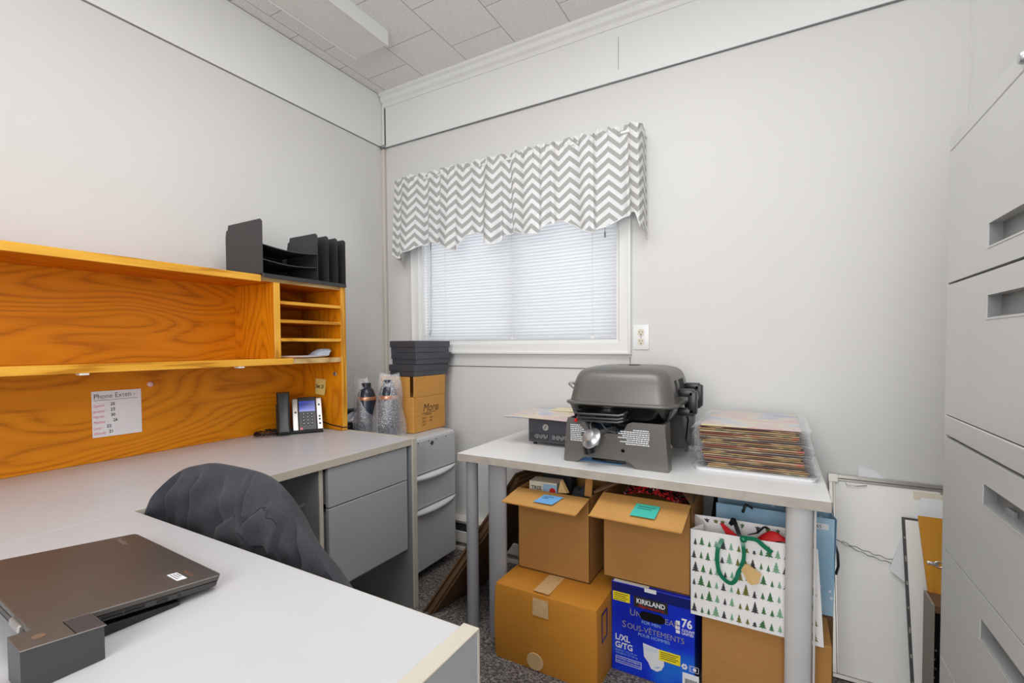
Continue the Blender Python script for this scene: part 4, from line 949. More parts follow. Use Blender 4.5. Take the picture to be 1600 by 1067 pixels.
t = thing('fabric_bundle', 'crumpled grey cloth stuffed in the right half of the left open carton', 'cloth', (-0.665, 1.76, 0.55))
b = MB(); b.grid(20, 16, lambda u, v: (-0.065+0.125*u, -0.10+0.2*v, 0.05*math.sin(PI*u)*math.sin(PI*v)+0.010*math.sin(u*19+v*7)+0.01*math.sin(v*23))); b.build('cloth', M['fleece'], t, smooth=80)
def tinsel():
    k = NT('red_and_black_foil'); n = k.n('ShaderNodeTexVoronoi', Scale=150.0); k.l(k.coords(), n.inputs['Vector'])
    k.l(k.ramp(n.outputs['Color'], [(0.3, rgb(20, 18, 20)), (0.55, rgb(24, 22, 24)), (0.6, rgb(190, 30, 36)), (0.85, rgb(205, 40, 44)), (0.95, rgb(225, 220, 220))]), k.b.inputs['Base Color'])
    k.b.inputs['Roughness'].default_value = 0.2; k.bump(n.outputs['Distance'], 0.8, 0.004); return k.m
M['tinsel'] = tinsel()
b = MB((-0.39, 1.75, 0.62)); b.grid(30, 22, lambda u, v: (-0.495+0.225*u, 1.665+0.2*v, 0.618+0.058*math.sin(PI*min(1, u*1.1))**0.8*math.sin(PI*(0.15+0.75*v))+0.004*math.sin(u*43)*math.sin(v*31)))
single(b, 'bagged_garland', [M['tinsel']], (-0.39, 1.75, 0.62), 'shiny red and black bagged decorations heaped in the right open carton', 'decoration', smooth=80)
b = MB((-0.265, 1.70, 0.632)); b.prism([(-0.246, 1.645, 0.632), (-0.246, 1.80, 0.634), (-0.262, 1.80, 0.69), (-0.305, 1.72, 0.672)], (0.0035, 0, 0.001)); single(b, 'loose_flap', [M['cardD']], (-0.265, 1.70, 0.632), 'folded cardboard flap at the right side of the teal-noted carton', 'cardboard')
b = MB((-0.20, 1.84, 0.5)); rg = [[(-0.18+0.038*k*math.cos(a)*(1+0.25*math.sin(5*a+i)), 2.02+0.04*k*math.sin(a)*(1+0.2*math.sin(4*a+i*2)), 0.001+0.675*i/7) for a in [2*PI*j/24 for j in range(24)]] for i, k in enumerate((0.9, 1, 1, 1, 1, 0.95, 0.8, 0.4))]
b.loft(rg); single(b, 'dark_sack', [plain('dark_wine_plastic', rgb(38, 16, 22), 0.3, var=0.4, scale=30)], (-0.20, 1.84, 0.5), 'dark wine-coloured sack behind the tree-patterned gift bag', 'sack', smooth=60)

# blue printed carton
KX0, KX1, KY, KH = -0.512, -0.212, 1.625, 0.3225
t = thing('printed_carton', 'bright blue printed retail carton with white lettering and hand hole under the table', 'box', (-0.362, 1.77, 0))
L = t.location
b = MB(L); b.box(KX0, KX1-0.018, KY, KY+0.27, 0.0006, KH, 0.002); body = b.build('body', M['kirk'], t)
FY = KY-0.0006
def ftext(b, s, x, z, size, mi=0, **kw): b.text(s, (x, FY, z), (1, 0, 0), (0, 0, 1), size, mi, **kw)
def frect(b, x0, x1, z0, z1, mi=0, d=0.0002): b.box(x0, x1, FY-d, FY+0.0004, z0, z1, 0, mi)
b = MB(L); frect(b, KX0, KX1-0.019, KH-0.035, KH-0.002); b.build('dark_band', M['kblue'], body)
b = MB(L); frect(b, -0.432, -0.316, 0.250, 0.289, 0, 0.0008); lg = b.build('logo_plate', M['ink'], body)
b = MB(L); b.text('KIRKLAND', (-0.374, FY-0.0004, 0.2655), (1, 0, 0), (0, 0, 1), 0.0235, 0, align='CENTER', bold=0.025, sx=0.86); b.build('lettering', M['white'], lg)
b = MB(L); b.text('Signature', (-0.374, FY-0.0004, 0.2535), (1, 0, 0), (0, 0, 1), 0.0125, 0, align='CENTER', shear=0.3, sx=1.9); b.build('red_lettering', M['red'], lg)
b = MB(L); ftext(b, 'U', -0.447, 0.216, 0.034, bold=0.0, sx=0.9); ftext(b, 'NDERWEAR', -0.425, 0.216, 0.0275, sx=0.97)
b.build('title_lettering', M['silver'], body)
b = MB(L); ftext(b, 'FOR MEN', -0.372, 0.197, 0.0155, align='CENTER'); b.build('white_lettering', M['bagb'], body)
b = MB(L); ftext(b, 'S', -0.474, 0.166, 0.034); ftext(b, 'OUS-VÊTEMENTS', -0.4555, 0.166, 0.0275, sx=0.92); b.build('title_lettering', M['silver'], body)
b = MB(L); ftext(b, 'POUR HOMMES', -0.363, 0.150, 0.0155, align='CENTER'); b.build('white_lettering', M['bagb'], body)
b = MB(L); b.loft([[(-0.368+hx*math.cos(a)+(0.022 if math.cos(a) > 0 else -0.022), FY-d, 0.226+0.0155*math.sin(a)) for a in [2*PI*j/30 for j in range(30)]] for d, hx in ((0, 0.022), (0.0012, 0.022))]); b.build('hand_hole', M['gloss'], body)
b = MB(L); ftext(b, '76', -0.272, 0.224, 0.040, bold=0.03, sx=0.86); b.build('count_number', M['white'], body)
b = MB(L); ftext(b, 'COUNT', -0.271, 0.209, 0.0115, bold=0.02); ftext(b, 'UNITÉS', -0.271, 0.198, 0.0115, bold=0.02)
frect(b, -0.290, -0.277, 0.226, 0.240); frect(b, -0.292, -0.277, 0.211, 0.222); frect(b, -0.290, -0.277, 0.197, 0.208); b.build('count_lettering', M['bagw'], body)
b = MB(L); ftext(b, 'L/XL', -0.499, 0.114, 0.030, bold=0.025, sx=0.9); ftext(b, 'G/TG', -0.499, 0.086, 0.030, bold=0.025, sx=0.9); b.build('size_lettering', M['white'], body)
b = MB(L); ftext(b, '44-64 in / 112-163 cm', -0.499, 0.074, 0.0088); ftext(b, '170-300 lb / 77-136 kg', -0.499, 0.064, 0.0088); b.build('white_lettering', M['bagb'], body)
b = MB(L); x0, x1, z0, z1 = -0.497, -0.405, 0.030, 0.055
for q in ((x0, x1, z0, z0+0.0015), (x0, x1, z1-0.0015, z1), (x0, x0+0.0015, z0, z1), (x1-0.0015, x1, z0, z1)): frect(b, *q)
ftext(b, 'MAXIMUM ABSORBENCY', -0.494, 0.045, 0.0078); ftext(b, 'ABSORPTION MAXIMALE', -0.494, 0.0355, 0.0078); b.build('boxed_lettering', M['white'], body)
for nm, (x0, x1, z0, z1) in (('yellow_sticker', (-0.507, -0.446, 0.256, 0.288)), ('yellow_sticker', (-0.345, -0.275, 0.086, 0.122))):
    b = MB(L); frect(b, x0, x1, z0, z1, 0, 0.0007); o = b.build(nm, M['yel'], body)
    b = MB(L)
    for k in range(4): b.box(x0+0.005, x1-0.006-0.008*(k % 2), FY-0.0011, FY-0.0006, z1-0.0075-k*0.0068, z1-0.0055-k*0.0068)
    b.build('sticker_print', M['ink'], o)
b = MB(L); P = [(-0.400, 0.128), (-0.345, 0.122), (-0.330, 0.115), (-0.328, 0.07), (-0.337, 0.052), (-0.352, 0.042), (-0.372, 0.046), (-0.382, 0.066), (-0.396, 0.082)]
b.prism([(x, FY-0.0005, z) for x, z in P], (0, 0.0006, 0)); g_ = b.build('garment_picture', M['paper'], body)
b = MB(L)
for k in range(3): b.box(-0.396, -0.350, FY-0.0009, FY-0.0004, 0.118-k*0.005, 0.119-k*0.005)
b.prism([(-0.362, FY-0.0009, 0.052), (-0.348, FY-0.0009, 0.055), (-0.340, FY-0.0009, 0.062), (-0.352, FY-0.0009, 0.060)], (0, 0.0004, 0)); b.build('garment_lines', M['bagb'], g_)
b = MB(L)
for a in range(6): b.lathe([(0.0036, 0), (0.0036, 0.0004)], (0, 0, 0), 10, 0, Matrix.Translation((-0.262+0.0065*math.cos(a*PI/3), FY, 0.090+0.0065*math.sin(a*PI/3))) @ Matrix.Rotation(R(90), 4, 'X'))
frect(b, -0.2465, -0.2455, 0.078, 0.101); frect(b, -0.243, -0.217, 0.079, 0.0803); frect(b, -0.243, -0.2417, 0.079, 0.099); frect(b, -0.243, -0.217, 0.0977, 0.099); frect(b, -0.2183, -0.217, 0.079, 0.099)
b.lathe([(0.006, 0), (0.006, 0.0004)], (0, 0, 0), 14, 0, Matrix.Translation((-0.230, FY, 0.089)) @ Matrix.Rotation(R(90), 4, 'X')); b.build('feature_icons', M['bagw'], body)
b = MB(L); frect(b, -0.268, -0.216, 0.012, 0.070, 0, 0.0006); o = b.build('barcode_label', M['white'], body)
b = MB(L); x = -0.260; random.seed(11)
while x < -0.222:
    wv = 0.0006+0.0012*random.random(); b.box(x, x+wv, FY-0.001, FY-0.0005, 0.018, 0.052); x += wv+0.0009
b.build('bars', M['ink'], o)
b = MB(L); b.box(KX0+0.006, KX0+0.13, KY+0.002, KY+0.02, KH, KH+0.0008); b.box(-0.395, -0.355, KY-0.001, KY+0.002, KH-0.012, KH+0.001); b.build('top_tape', M['white'], body)

# plain carton under the gift bag
t = thing('plain_carton', 'plain brown carton on the floor below the tree-patterned gift bag', 'box', (-0.03, 1.72, 0))
b = MB(t.location); b.box(-0.208, 0.147, 1.628, 1.80, 0.0006, 0.282, 0.002); b.build('body', M['cardB'], t)
b = MB(t.location); b.box(-0.04, -0.038, 1.628, 1.80, 0.2815, 0.2826); b.build('flap_joint', M['cardD'], t)

# ------------------------------------------------------------------ gift bags
random.seed(21)
GZ, GT, GF = 0.2835, 0.562, 1.6115
t = thing('gift_bag', 'white gift bag printed with small fir trees behind the right table post', 'bag', (-0.06, 1.65, GZ))
L = t.location
def bagx(u, v): return -0.2405+0.366*u-0.003*v-0.014*u*v
b = MB(L); th = 0.0012
def front(u, v, y=GF): return (bagx(u, v), y+0.006*v+0.004*math.sin(u*9)*math.sin(v*7)*(1-abs(2*u-1)), GZ+0.0008+(GT-GZ)*v+0.006*u*v)
b.grid(16, 14, lambda u, v: front(u, v)); b.grid(16, 14, lambda u, v: Vector(front(u, v))+Vector((0, th, 0)))
front_o = b.build('front_panel', M['bagw'], t, smooth=60)
b = MB(L)
def backp(u, v): x, y, z = front(u, v); return (max(x, -0.204) if v < 0.2 else x, 1.690+0.02*v+0.004*math.sin(u*7)*v, z+0.018*v)
b.grid(16, 14, backp); b.grid(16, 14, lambda u, v: Vector(backp(u, v))+Vector((0, th, 0))); back_o = b.build('back_panel', M['bagw'], t, smooth=60)
for s_ in (0, 1):
    b = MB(L)
    def gus(u, v):
        a = Vector(front(s_, v))+Vector((0, th, 0)); c = Vector(backp(s_, v)); p = a*(1-u)+c*u
        k_ = 1-abs(2*u-1); p.x += (0.034 if s_ == 0 else -0.022)*k_*(1.0 if s_ == 0 else (0.35+0.65*v)); return p
    b.grid(8, 10, gus); b.build('side_gusset', M['bagw'], t, smooth=30)
b = MB(L); b.box(-0.19, 0.08, GF+0.006, 1.688, GZ+0.0008, GZ+0.002); b.build('base_panel', M['bagw'], t)
def tree(b, P, sc_, typ, mi, flip=1, off=-0.0007):
    # P(u,v) gives point; typ picks the printed tree shape; drawn just proud of the panel
    def q(dx, dz): return None
    tiers = (3, 4, 3, 5)[typ]; w_ = (0.0080, 0.0098, 0.0072, 0.0092)[typ]*sc_; H = (0.024, 0.027, 0.022, 0.029)[typ]*sc_
    o = Vector(P); pts = []
    left = []; right = []
    for i in range(tiers):
        z1 = H*(1-i/tiers); z0 = H*(1-(i+1)/tiers)
        wt = w_*(i+0.35)/tiers*(0.7 if typ != 0 else 0.9); wb = w_*(i+1.15)/tiers
        right += [(wt*0.55 if i else 0.0002, z1), (wb, z0-0.0006*sc_)]; left += [(-wt*0.55 if i else -0.0002, z1), (-wb, z0-0.0006*sc_)]
    poly = [Vector((x, off, z*flip)) for x, z in right]+[Vector((x, off, z*flip)) for x, z in left[::-1]]
    n_ = len(right)
    for i in range(0, n_-1):
        a, c = right[i], right[i+1]
        b.raw([o+Vector((-a[0], off, a[1]*flip)), o+Vector((a[0], off, a[1]*flip)), o+Vector((c[0], off, c[1]*flip)), o+Vector((-c[0], off, c[1]*flip))], [(0, 1, 2, 3)], mi)
    b.raw([o+Vector((-0.0008, off, -0.0042*flip)), o+Vector((0.0008, off, -0.0042*flip)), o+Vector((0.0008, off, 0)), o+Vector((-0.0008, off, 0))], [(0, 1, 2, 3)], 4)
TM = [M['tree1'], M['tree2'], M['tree3'], M['tree4'], M['trunk']]
b = MB(L)
for row in range(6):
    v = 0.045+row*0.158; u = 0.03+0.012*(row % 2); k = row*2
    while u < 0.985:
        sz = (1.15, 0.72, 1.0, 1.2, 0.85, 0.65)[(k*5+row) % 6]; tree(b, front(u, v+0.004*math.sin(k*3)), sz, (k*3+row) % 4, (2, 0, 3, 1, 2, 3, 1, 0)[(k*3+row*2) % 8]); u += 0.040+0.022*sz; k += 1
b.build('tree_print', TM, front_o, recalc=False)
b = MB(L)
for u, k in ((0.11, 1), (0.19, 3), (0.25, 0), (0.33, 1), (0.42, 2), (0.55, 1), (0.63, 3), (0.71, 2), (0.79, 1), (0.88, 0), (0.95, 2)): tree(b, Vector(backp(u, 0.965)), 0.95, k, (3, 2, 1, 3)[k], -1, -0.0008)
b.build('tree_print', TM, back_o, recalc=False)
b = MB(L)
for i in range(7):
    z = GZ+0.02+i*0.042; p = Vector((0.104-0.001*i, 1.64+0.012*(i % 2), z)); w_ = 0.006+0.003*(i % 2)
    b.raw([p+Vector((0.0075, -w_, 0)), p+Vector((0.0075, w_, 0)), p+Vector((0.0075, 0, 0.024))], [(0, 1, 2)], (2, 1, 3)[i % 3])
def band(pts, wv, th, up): 
    b = MB(L); b.tube(pts, wv, 4, sq=(1, th), up=up); return b
b2 = band([(-0.130, 1.700, 0.570), (-0.120, 1.68, 0.60), (-0.112, 1.655, 0.588), (-0.100, 1.635, 0.565), (-0.088, 1.625, 0.545)], 0.009, 0.08, (1, 0, 0)); b2.build('dark_handle', M['ribbond'], t)
b2 = band([(-0.02, 1.702, 0.575), (-0.03, 1.67, 0.592), (-0.05, 1.64, 0.578), (-0.075, 1.628, 0.572)], 0.007, 0.1, (1, 0, 0.3)); b2.build('dark_handle', M['ribbond'], t)
b.bm.free()
def ribbon(pts, w_, name='ribbon'):
    b = MB(L); P = [Vector(p) for p in pts]; V = []
    Q = []
    for i in range(len(P)-1):
        for k in range(5):
            s_ = k/5; a = P[max(i-1, 0)]; p = P[i]; c = P[i+1]; d = P[min(i+2, len(P)-1)]
            Q.append(0.5*((2*p)+(c-a)*s_+(2*a-5*p+4*c-d)*s_*s_+(-a+3*p-3*c+d)*s_**3))
    Q.append(P[-1])
    for i, q in enumerate(Q):
        d = (Q[min(i+1, len(Q)-1)]-Q[max(i-1, 0)]).normalized(); n_ = Vector((0, -1, 0)); s_ = d.cross(n_)
        s_ = s_.normalized() if s_.length > 1e-4 else Vector((1, 0, 0))
        V.append((q, s_*w_))
    for i in range(len(V)-1):
        a, c = V[i], V[i+1]
        for o_ in (Vector((0, 0, 0)), Vector((0, -0.0008, 0))): b.raw([a[0]-a[1]+o_, a[0]+a[1]+o_, c[0]+c[1]+o_, c[0]-c[1]+o_], [(0, 1, 2, 3)])
    return b.build(name, M['ribbon'], t, smooth=80, recalc=False)
Yr = 1.603
ribbon([(-0.146, Yr+0.004, 0.551), (-0.157, Yr-0.006, 0.528), (-0.160, Yr-0.008, 0.490), (-0.154, Yr-0.008, 0.450), (-0.138, Yr-0.006, 0.428), (-0.120, Yr-0.006, 0.421), (-0.106, Yr-0.006, 0.436), (-0.099, Yr-0.004, 0.460), (-0.090, Yr-0.006, 0.478)], 0.0062)
ribbon([(-0.090, Yr, 0.568), (-0.086, Yr-0.008, 0.545), (-0.084, Yr-0.006, 0.515), (-0.088, Yr-0.006, 0.492), (-0.094, Yr-0.004, 0.480)], 0.0055)
ribbon([(-0.095, Yr+0.002, 0.568), (-0.075, Yr-0.010, 0.574), (-0.05, Yr-0.006, 0.572), (-0.03, Yr-0.004, 0.556), (-0.008, Yr-0.002, 0.540)], 0.0066)
b = MB(L); b.lathe([(0.003, -0.009), (0.009, -0.006), (0.011, 0), (0.009, 0.006), (0.003, 0.009)], (-0.086, Yr-0.004, 0.566), 12); b.build('ribbon_knot', M['ribbon'], t, smooth=60)
b = MB(L); b.prism([(-0.092, Yr-0.007, 0.470), (-0.081, Yr-0.010, 0.492), (-0.072, Yr-0.011, 0.494), (-0.036, Yr-0.010, 0.472), (-0.043, Yr-0.012, 0.441), (-0.062, Yr-0.012, 0.432), (-0.072, Yr-0.011, 0.437)], (0, 0.0008, 0)); b.build('gift_tag', M['kraft'], t)
t = thing('tissue_paper', 'bright red tissue paper inside the tree-patterned gift bag', 'paper', (-0.03, 1.655, 0.5))
b = MB(t.location); b.grid(24, 12, lambda u, v: (-0.075+0.155*u, 1.632+0.045*v, 0.535+0.048*math.sin(PI*u)**0.7*math.sin(PI*(0.2+0.7*v))+0.006*math.sin(u*13+v*5)))
b.prism([(-0.158, 1.650, 0.585), (-0.150, 1.648, 0.588), (-0.100, 1.640, 0.555), (-0.105, 1.642, 0.540), (-0.14, 1.648, 0.555)], (0, 0.004, 0)); b.build('sheet', M['red'], t, smooth=70)

t = thing('gift_bag', 'pale blue gift bag with dark handles standing behind the white tree bag', 'bag', (0.0, 1.80, 0.2835))
L = t.location; BT = 0.604
b = MB(L); b.box(-0.186, 0.166, 1.812, 1.8135, 0.284, BT-0.002); b.box(-0.190, 0.166, 1.908, 1.9095, 0.284, BT+0.012); b.build('paper_panels', M['bags'], t)
b = MB(L); b.prism([(0.164, 1.8135, 0.284), (0.172, 1.8135, BT-0.002), (0.160, 1.86, BT+0.004), (0.150, 1.86, 0.284)], (0.001, 0, 0)); b.prism([(0.150, 1.86, 0.284), (0.160, 1.86, BT+0.004), (0.170, 1.908, BT+0.01), (0.164, 1.908, 0.284)], (0.001, 0, 0)); b.build('side_gusset', M['bagb'], t)
b = MB(L); b.tube([(-0.12, 1.912, BT-0.01), (-0.118, 1.90, BT+0.02), (-0.10, 1.88, BT+0.03), (-0.04, 1.86, BT+0.022), (0.02, 1.85, BT+0.01), (0.06, 1.83, BT-0.02)], 0.006, 8, sq=(1, 0.4)); b.build('dark_handle', M['ribbond'], t, smooth=50)
b = MB(L); b.tube([(0.168, 1.825, 0.52), (0.176, 1.82, 0.49), (0.178, 1.82, 0.45), (0.172, 1.825, 0.42)], 0.004, 8); b.tube([(-0.10, 1.80, BT-0.02), (-0.09, 1.795, BT+0.012), (-0.07, 1.81, BT-0.004)], 0.005, 8, sq=(1, 0.4)); b.build('dark_handle', M['ribbond'], t, smooth=50)
b = MB(L); b.box(0.112, 0.150, 1.8105, 1.812, 0.565, 0.583); lb = b.build('price_label', M['white'], t)
b = MB(L); b.text('65', (0.116, 1.8103, 0.569), (1, 0, 0), (0, 0, 1), 0.015, 0); b.build('lettering', M['ink'], lb)
b = MB((-0.02, 1.86, 0.2835)); b.box(-0.16, 0.14, 1.83, 1.89, 0.2845, 0.555, 0.01); single(b, 'wrapped_gift', [M['liner']], (-0.02, 1.86, 0.2835), 'grey wrapped parcel inside the pale blue gift bag', 'parcel')
b = MB((-0.02, 1.86, 0.0)); b.box(-0.20, 0.165, 1.805, 1.93, 0.0006, 0.2826, 0.002); single(b, 'rear_carton', [M['cardD']], (-0.02, 1.86, 0.0), 'brown carton at the back of the floor carrying the pale blue gift bag', 'box')

# ------------------------------------------------------------------ stack of sleeved prints
SX0, SX1, SY0, SY1 = -0.232, 0.062, 1.752, 2.16
cols = [(150, 60, 40), (120, 96, 66), (196, 150, 96), (90, 40, 34), (108, 92, 78), (170, 120, 70), (70, 60, 50), (176, 60, 44)]
def edge_mat(i):
    c = cols[i % len(cols)]; k = NT('print_edge'); v = k.coords((9, 3, 40)); v.node.inputs['Location'].default_value = (i*1.7, 0, 0)
    n = k.n('ShaderNodeTexNoise', Scale=1.0, Detail=2.0); k.l(v, n.inputs['Vector'])
    d = tuple(x*0.75 for x in rgb(*c)[:3])+(1,)
    k.l(k.ramp(n.outputs[0], [(0.35, d), (0.5, rgb(*c)), (0.62, rgb(200, 170, 120)), (0.72, rgb(206, 60, 44) if i % 3 == 0 else rgb(70, 100, 60))]), k.b.inputs['Base Color']); k.b.inputs['Roughness'].default_value = 0.5; return k.m
EM = [edge_mat(i) for i in range(6)]
M['poster2'] = posterm('hazy_sunset_print', 8.0, 0.42)
grp = 'sleeved prints stacked on the table'
random.seed(5); NP = 22; z = TT+0.0006
meshes = {}
for i in range(NP+1):
    fr = i/NP
    if i == 0:
        t = thing('sleeved_print', 'bottom white board sheet of the print stack, wider than the rest', 'print', ((SX0+SX1)/2+0.008, (SY0+SY1)/2, z), 0, grp)
        b = MB(); b.loft([rrect(0.008, -0.004, zz, 0.180, 0.212, 0.02) for zz in (0, 0.010)]); b.build('board', M['paper'], t)
        b = MB(); b.loft([rrect(0.008, -0.004, zz, 0.186, 0.216, 0.02) for zz in (0.0104, 0.0112)]); b.build('sleeve', M['film'], t); z += 0.0125; continue
    cx = (SX0+SX1)/2+0.022*(1-fr)**1.4+random.uniform(-0.006, 0.006); cy = (SY0+SY1)/2+random.uniform(-0.004, 0.006); th = 0.0042
    lab = 'sleeved colour print lying in the thick stack right of the grill'
    if i == NP: lab = 'hazy sunset print in a clear sleeve on top of the stack'
    t = thing('sleeved_print', lab, 'print', (cx, cy, z), R(random.uniform(-1.2, 1.2)), grp)
    if i < NP and (i % 6) in meshes:
        a_, s_ = meshes[i % 6]
        for src in (a_, s_):
            c = src.copy(); COL.objects.link(c); c.parent = t
    else:
        b = MB(); b.box(-0.150, 0.150, -0.200, 0.200, 0, th, 0.0006); a_ = b.build('board', M['poster2'] if i == NP else EM[i % 6], t)
        ss = 3+i
        b = MB()
        def slf(u, v, ss=ss):
            x = -0.172+0.352*u; y = -0.205+0.410*v; ex = max(0, abs(x)-0.150)
            return (x, y, th+0.0004-0.10*ex+0.10*ex*math.sin(y*30+ss)*0.6+(0.0+0.0))
        b.grid(28, 14, slf); s_ = b.build('sleeve', M['film'], t, smooth=60); meshes[i % 6] = (a_, s_)
    z += th+0.0026

# ------------------------------------------------------------------ filing cabinet
CX, CY0, CY1, CH = 0.335, 0.510, 1.428, 1.637
t = thing('lateral_file_cabinet', 'tall grey steel lateral filing cabinet with recessed handles on the right', 'filing cabinet', (0.57, 0.97, 0))
L = t.location
b = MB(L); b.box(CX+0.020, 0.80, CY0, CY1, 0.0, CH, 0.003); b.box(CX+0.002, CX+0.020, CY0, CY1, 1.599, CH, 0.003); b.box(CX+0.002, CX+0.02, CY1-0.012, CY1, 0, 1.60, 0.001); b.box(CX+0.002, CX+0.02, CY0, CY0+0.012, 0, 1.60, 0.001); b.box(CX+0.006, CX+0.02, CY0+0.012, CY1-0.012, 0, 0.09)
b.build('case', M['cab'], t)
def cdrawer(z0, z1, h0=None, h1=None):
    b = MB(L); ya, yb = CY0+0.013, CY1-0.013; x0, x1 = CX, CX+0.0195
    if h0 is None: b.box(x0, x1, ya, yb, z0, z1, 0.002); return b.build('drawer', M['cab'], t)
    hy0, hy1 = 0.755, 1.182
    b.box(x0, x1, ya, hy0, z0, z1); b.box(x0, x1, hy1, yb, z0, z1); b.box(x0, x1, hy0, hy1, z0, h0); b.box(x0, x1, hy0, hy1, h1, z1)
    bmesh.ops.remove_doubles(b.bm, verts=b.bm.verts[:], dist=1e-6)
    o = b.build('drawer', M['cab'], t)
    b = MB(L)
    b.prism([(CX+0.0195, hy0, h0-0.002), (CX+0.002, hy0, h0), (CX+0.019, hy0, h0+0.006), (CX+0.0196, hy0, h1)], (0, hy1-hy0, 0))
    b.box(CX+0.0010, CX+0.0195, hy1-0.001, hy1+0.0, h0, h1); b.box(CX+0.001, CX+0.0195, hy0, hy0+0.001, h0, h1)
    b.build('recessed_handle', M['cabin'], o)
    b = MB(L); b.box(CX-0.001, CX+0.001, hy0-0.003, hy1+0.003, h0-0.0035, h0); b.build('handle_lip', M['cab'], o)
    return o
cdrawer(1.304, 1.595, 1.345, 1.387)
cdrawer(1.008, 1.299, 1.215, 1.256)
cdrawer(0.961, 1.005)
d3 = cdrawer(0.704, 0.955, 0.870, 0.908)
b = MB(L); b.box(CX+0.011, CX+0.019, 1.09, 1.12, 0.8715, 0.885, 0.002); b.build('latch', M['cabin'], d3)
cdrawer(0.449, 0.700, 0.616, 0.655)
cdrawer(0.098, 0.445, 0.36, 0.40)
b = MB(L)
for z in (1.300, 1.006, 0.958, 0.702, 0.447): b.box(CX+0.014, CX+0.0198, CY0+0.013, CY1-0.013, z-0.0015, z+0.0025)
b.box(CX+0.012, CX+0.0198, CY0+0.013, CY1-0.013, 1.5952, 1.5988); b.build('drawer_gaps', M['gap'], t)
b = MB(L); b.lathe([(0.010, 0), (0.010, 0.006), (0.0075, 0.010), (0.003, 0.011)], (0, 0, 0), 18, 0, Matrix.Translation((CX+0.003, 1.050, 1.617)) @ Matrix.Rotation(R(-90), 4, 'Y')); b.build('lock', M['chrome'], t, smooth=40)
t = thing('document_box', 'white document box with blue print on top of the tall filing cabinet', 'box', (0.46, 0.93, CH+0.0006))
b = MB(t.location); b.box(0.345, 0.575, 0.80, 1.068, CH+0.0006, CH+0.30, 0.003); b.build('carton', M['paper'], t)
b = MB(t.location); b.lathe([(0.028, 0), (0.028, 0.0006)], (0, 0, 0), 24, 0, Matrix.Translation((0.3448, 1.025, CH+0.075)) @ Matrix.Rotation(R(-90), 4, 'Y')); b.build('blue_print', plain('bright_blue_print', rgb(70, 130, 220), 0.4), t)

# ------------------------------------------------------------------ leaning pictures
t = thing('framed_picture', 'large aluminium frame leaning on the back wall, its off-white back with hanging wire showing', 'picture', (0.178, 1.950, 0.004), rot=(R(-19.4), 0, 0))
FW, FH = 0.60, 0.70
b = MB()
for x0, x1, z0, z1 in ((0, FW, FH-0.014, FH), (0, FW, 0, 0.014), (0, 0.014, 0.014, FH-0.014), (FW-0.014, FW, 0.014, FH-0.014)): b.box(x0, x1, 0.0, 0.026, z0, z1, 0.0015)
for x0, x1, z0, z1 in ((0.014, FW-0.014, FH-0.022, FH-0.016), (0.014, 0.020, 0.014, FH-0.016)): b.box(x0, x1, 0.004, 0.008, z0, z1, 0.001)
b.build('frame', M['alu'], t)
b = MB(); b.box(0.014, FW-0.014, 0.010, 0.022, 0.014, FH-0.014); b.build('backing_board', M['backer'], t)
b = MB(); b.box(-0.001, 0.03, -0.0015, 0.001, FH-0.03, FH+0.0005, 0.0006); b.box(0.012, 0.018, -0.003, 0.0, FH-0.012, FH-0.006); b.build('corner_plate', M['alu'], t)
b = MB(); pts = []
for dz in (0, 1):
    pts = [(0.004+0.30*s_, -0.0012+0.0016*math.sin(s_*40+dz*3), 0.465+0.0022*math.sin(s_*55+dz*3.1)-0.05*math.sin(min(1, s_*1.15)*PI/2)-0.012*dz*math.sin(s_*PI)) for s_ in [i/60 for i in range(61)]]
    b.tube(pts, 0.0011, 5)
b.build('hanging_wire', M['wire'], t)
b = MB(); b.tube([(0.055, 0.006, FH-0.030), (0.058, 0.002, FH-0.036), (0.085, 0.002, FH-0.037), (0.120, 0.005, FH-0.030)], 0.0016, 6); b.box(0.33, 0.36, 0.004, 0.0095, FH-0.030, FH-0.022); b.build('spring_clip', M['alu'], t)
b = MB(); b.box(0.255, 0.40, 0.0088, 0.0099, FH-0.058, FH-0.030); b.build('tape', M['masking'], t)
b = MB((0.31, 2.2, 0.66)); b.prism([(0.275, 2.207, 0.60), (0.42, 2.207, 0.60), (0.325, 2.210, 0.687), (0.275, 2.210, 0.698)], (0, 0.001, 0)); single(b, 'paper_sheet', [M['paper']], (0.31, 2.2, 0.66), 'white paper corner peeking over the aluminium frame against the wall', 'paper')
def leanplane(z): return 1.950+z*math.tan(R(19.4))
b = MB((0.36, 2.05, 0.4)); P = [(0.398, leanplane(0.50)-0.012, 0.505), (0.350, leanplane(0.37)-0.010, 0.372), (0.390, leanplane(0.34)-0.010, 0.343), (0.52, leanplane(0.40)-0.010, 0.40), (0.52, leanplane(0.52)-0.010, 0.52)]
b.prism(P, (0, 0.0015, -0.0005)); single(b, 'white_card', [M['paper']], (0.36, 2.05, 0.4), 'small white card tucked between the aluminium frame and the dark-edged board', 'card')
b = MB((0.48, 2.1, 0.6)); b.prism([(0.428, leanplane(0.55)-0.016, 0.55), (0.60, leanplane(0.55)-0.016, 0.55), (0.60, leanplane(0.617)-0.016, 0.617), (0.450, leanplane(0.62)-0.016, 0.62)], (0, 0.001, 0)); single(b, 'white_sheet', [M['white']], (0.48, 2.1, 0.6), 'white sheet behind the orange hardboard panel', 'paper')
t = thing('dark_edged_board', 'white board with thin dark edge leaning beside the filing cabinet', 'board', (0.389, 1.922, 0.003), rot=(R(-18.4), 0, R(0)))
b = MB(); b.box(0, 0.36, 0.0, 0.010, 0, 0.582, 0.0006); b.build('edge_frame', M['darkframe'], t)
b = MB(); b.box(0.008, 0.352, -0.0012, 0.001, 0.008, 0.574); b.build('white_face', M['backer'], t)
b = MB()
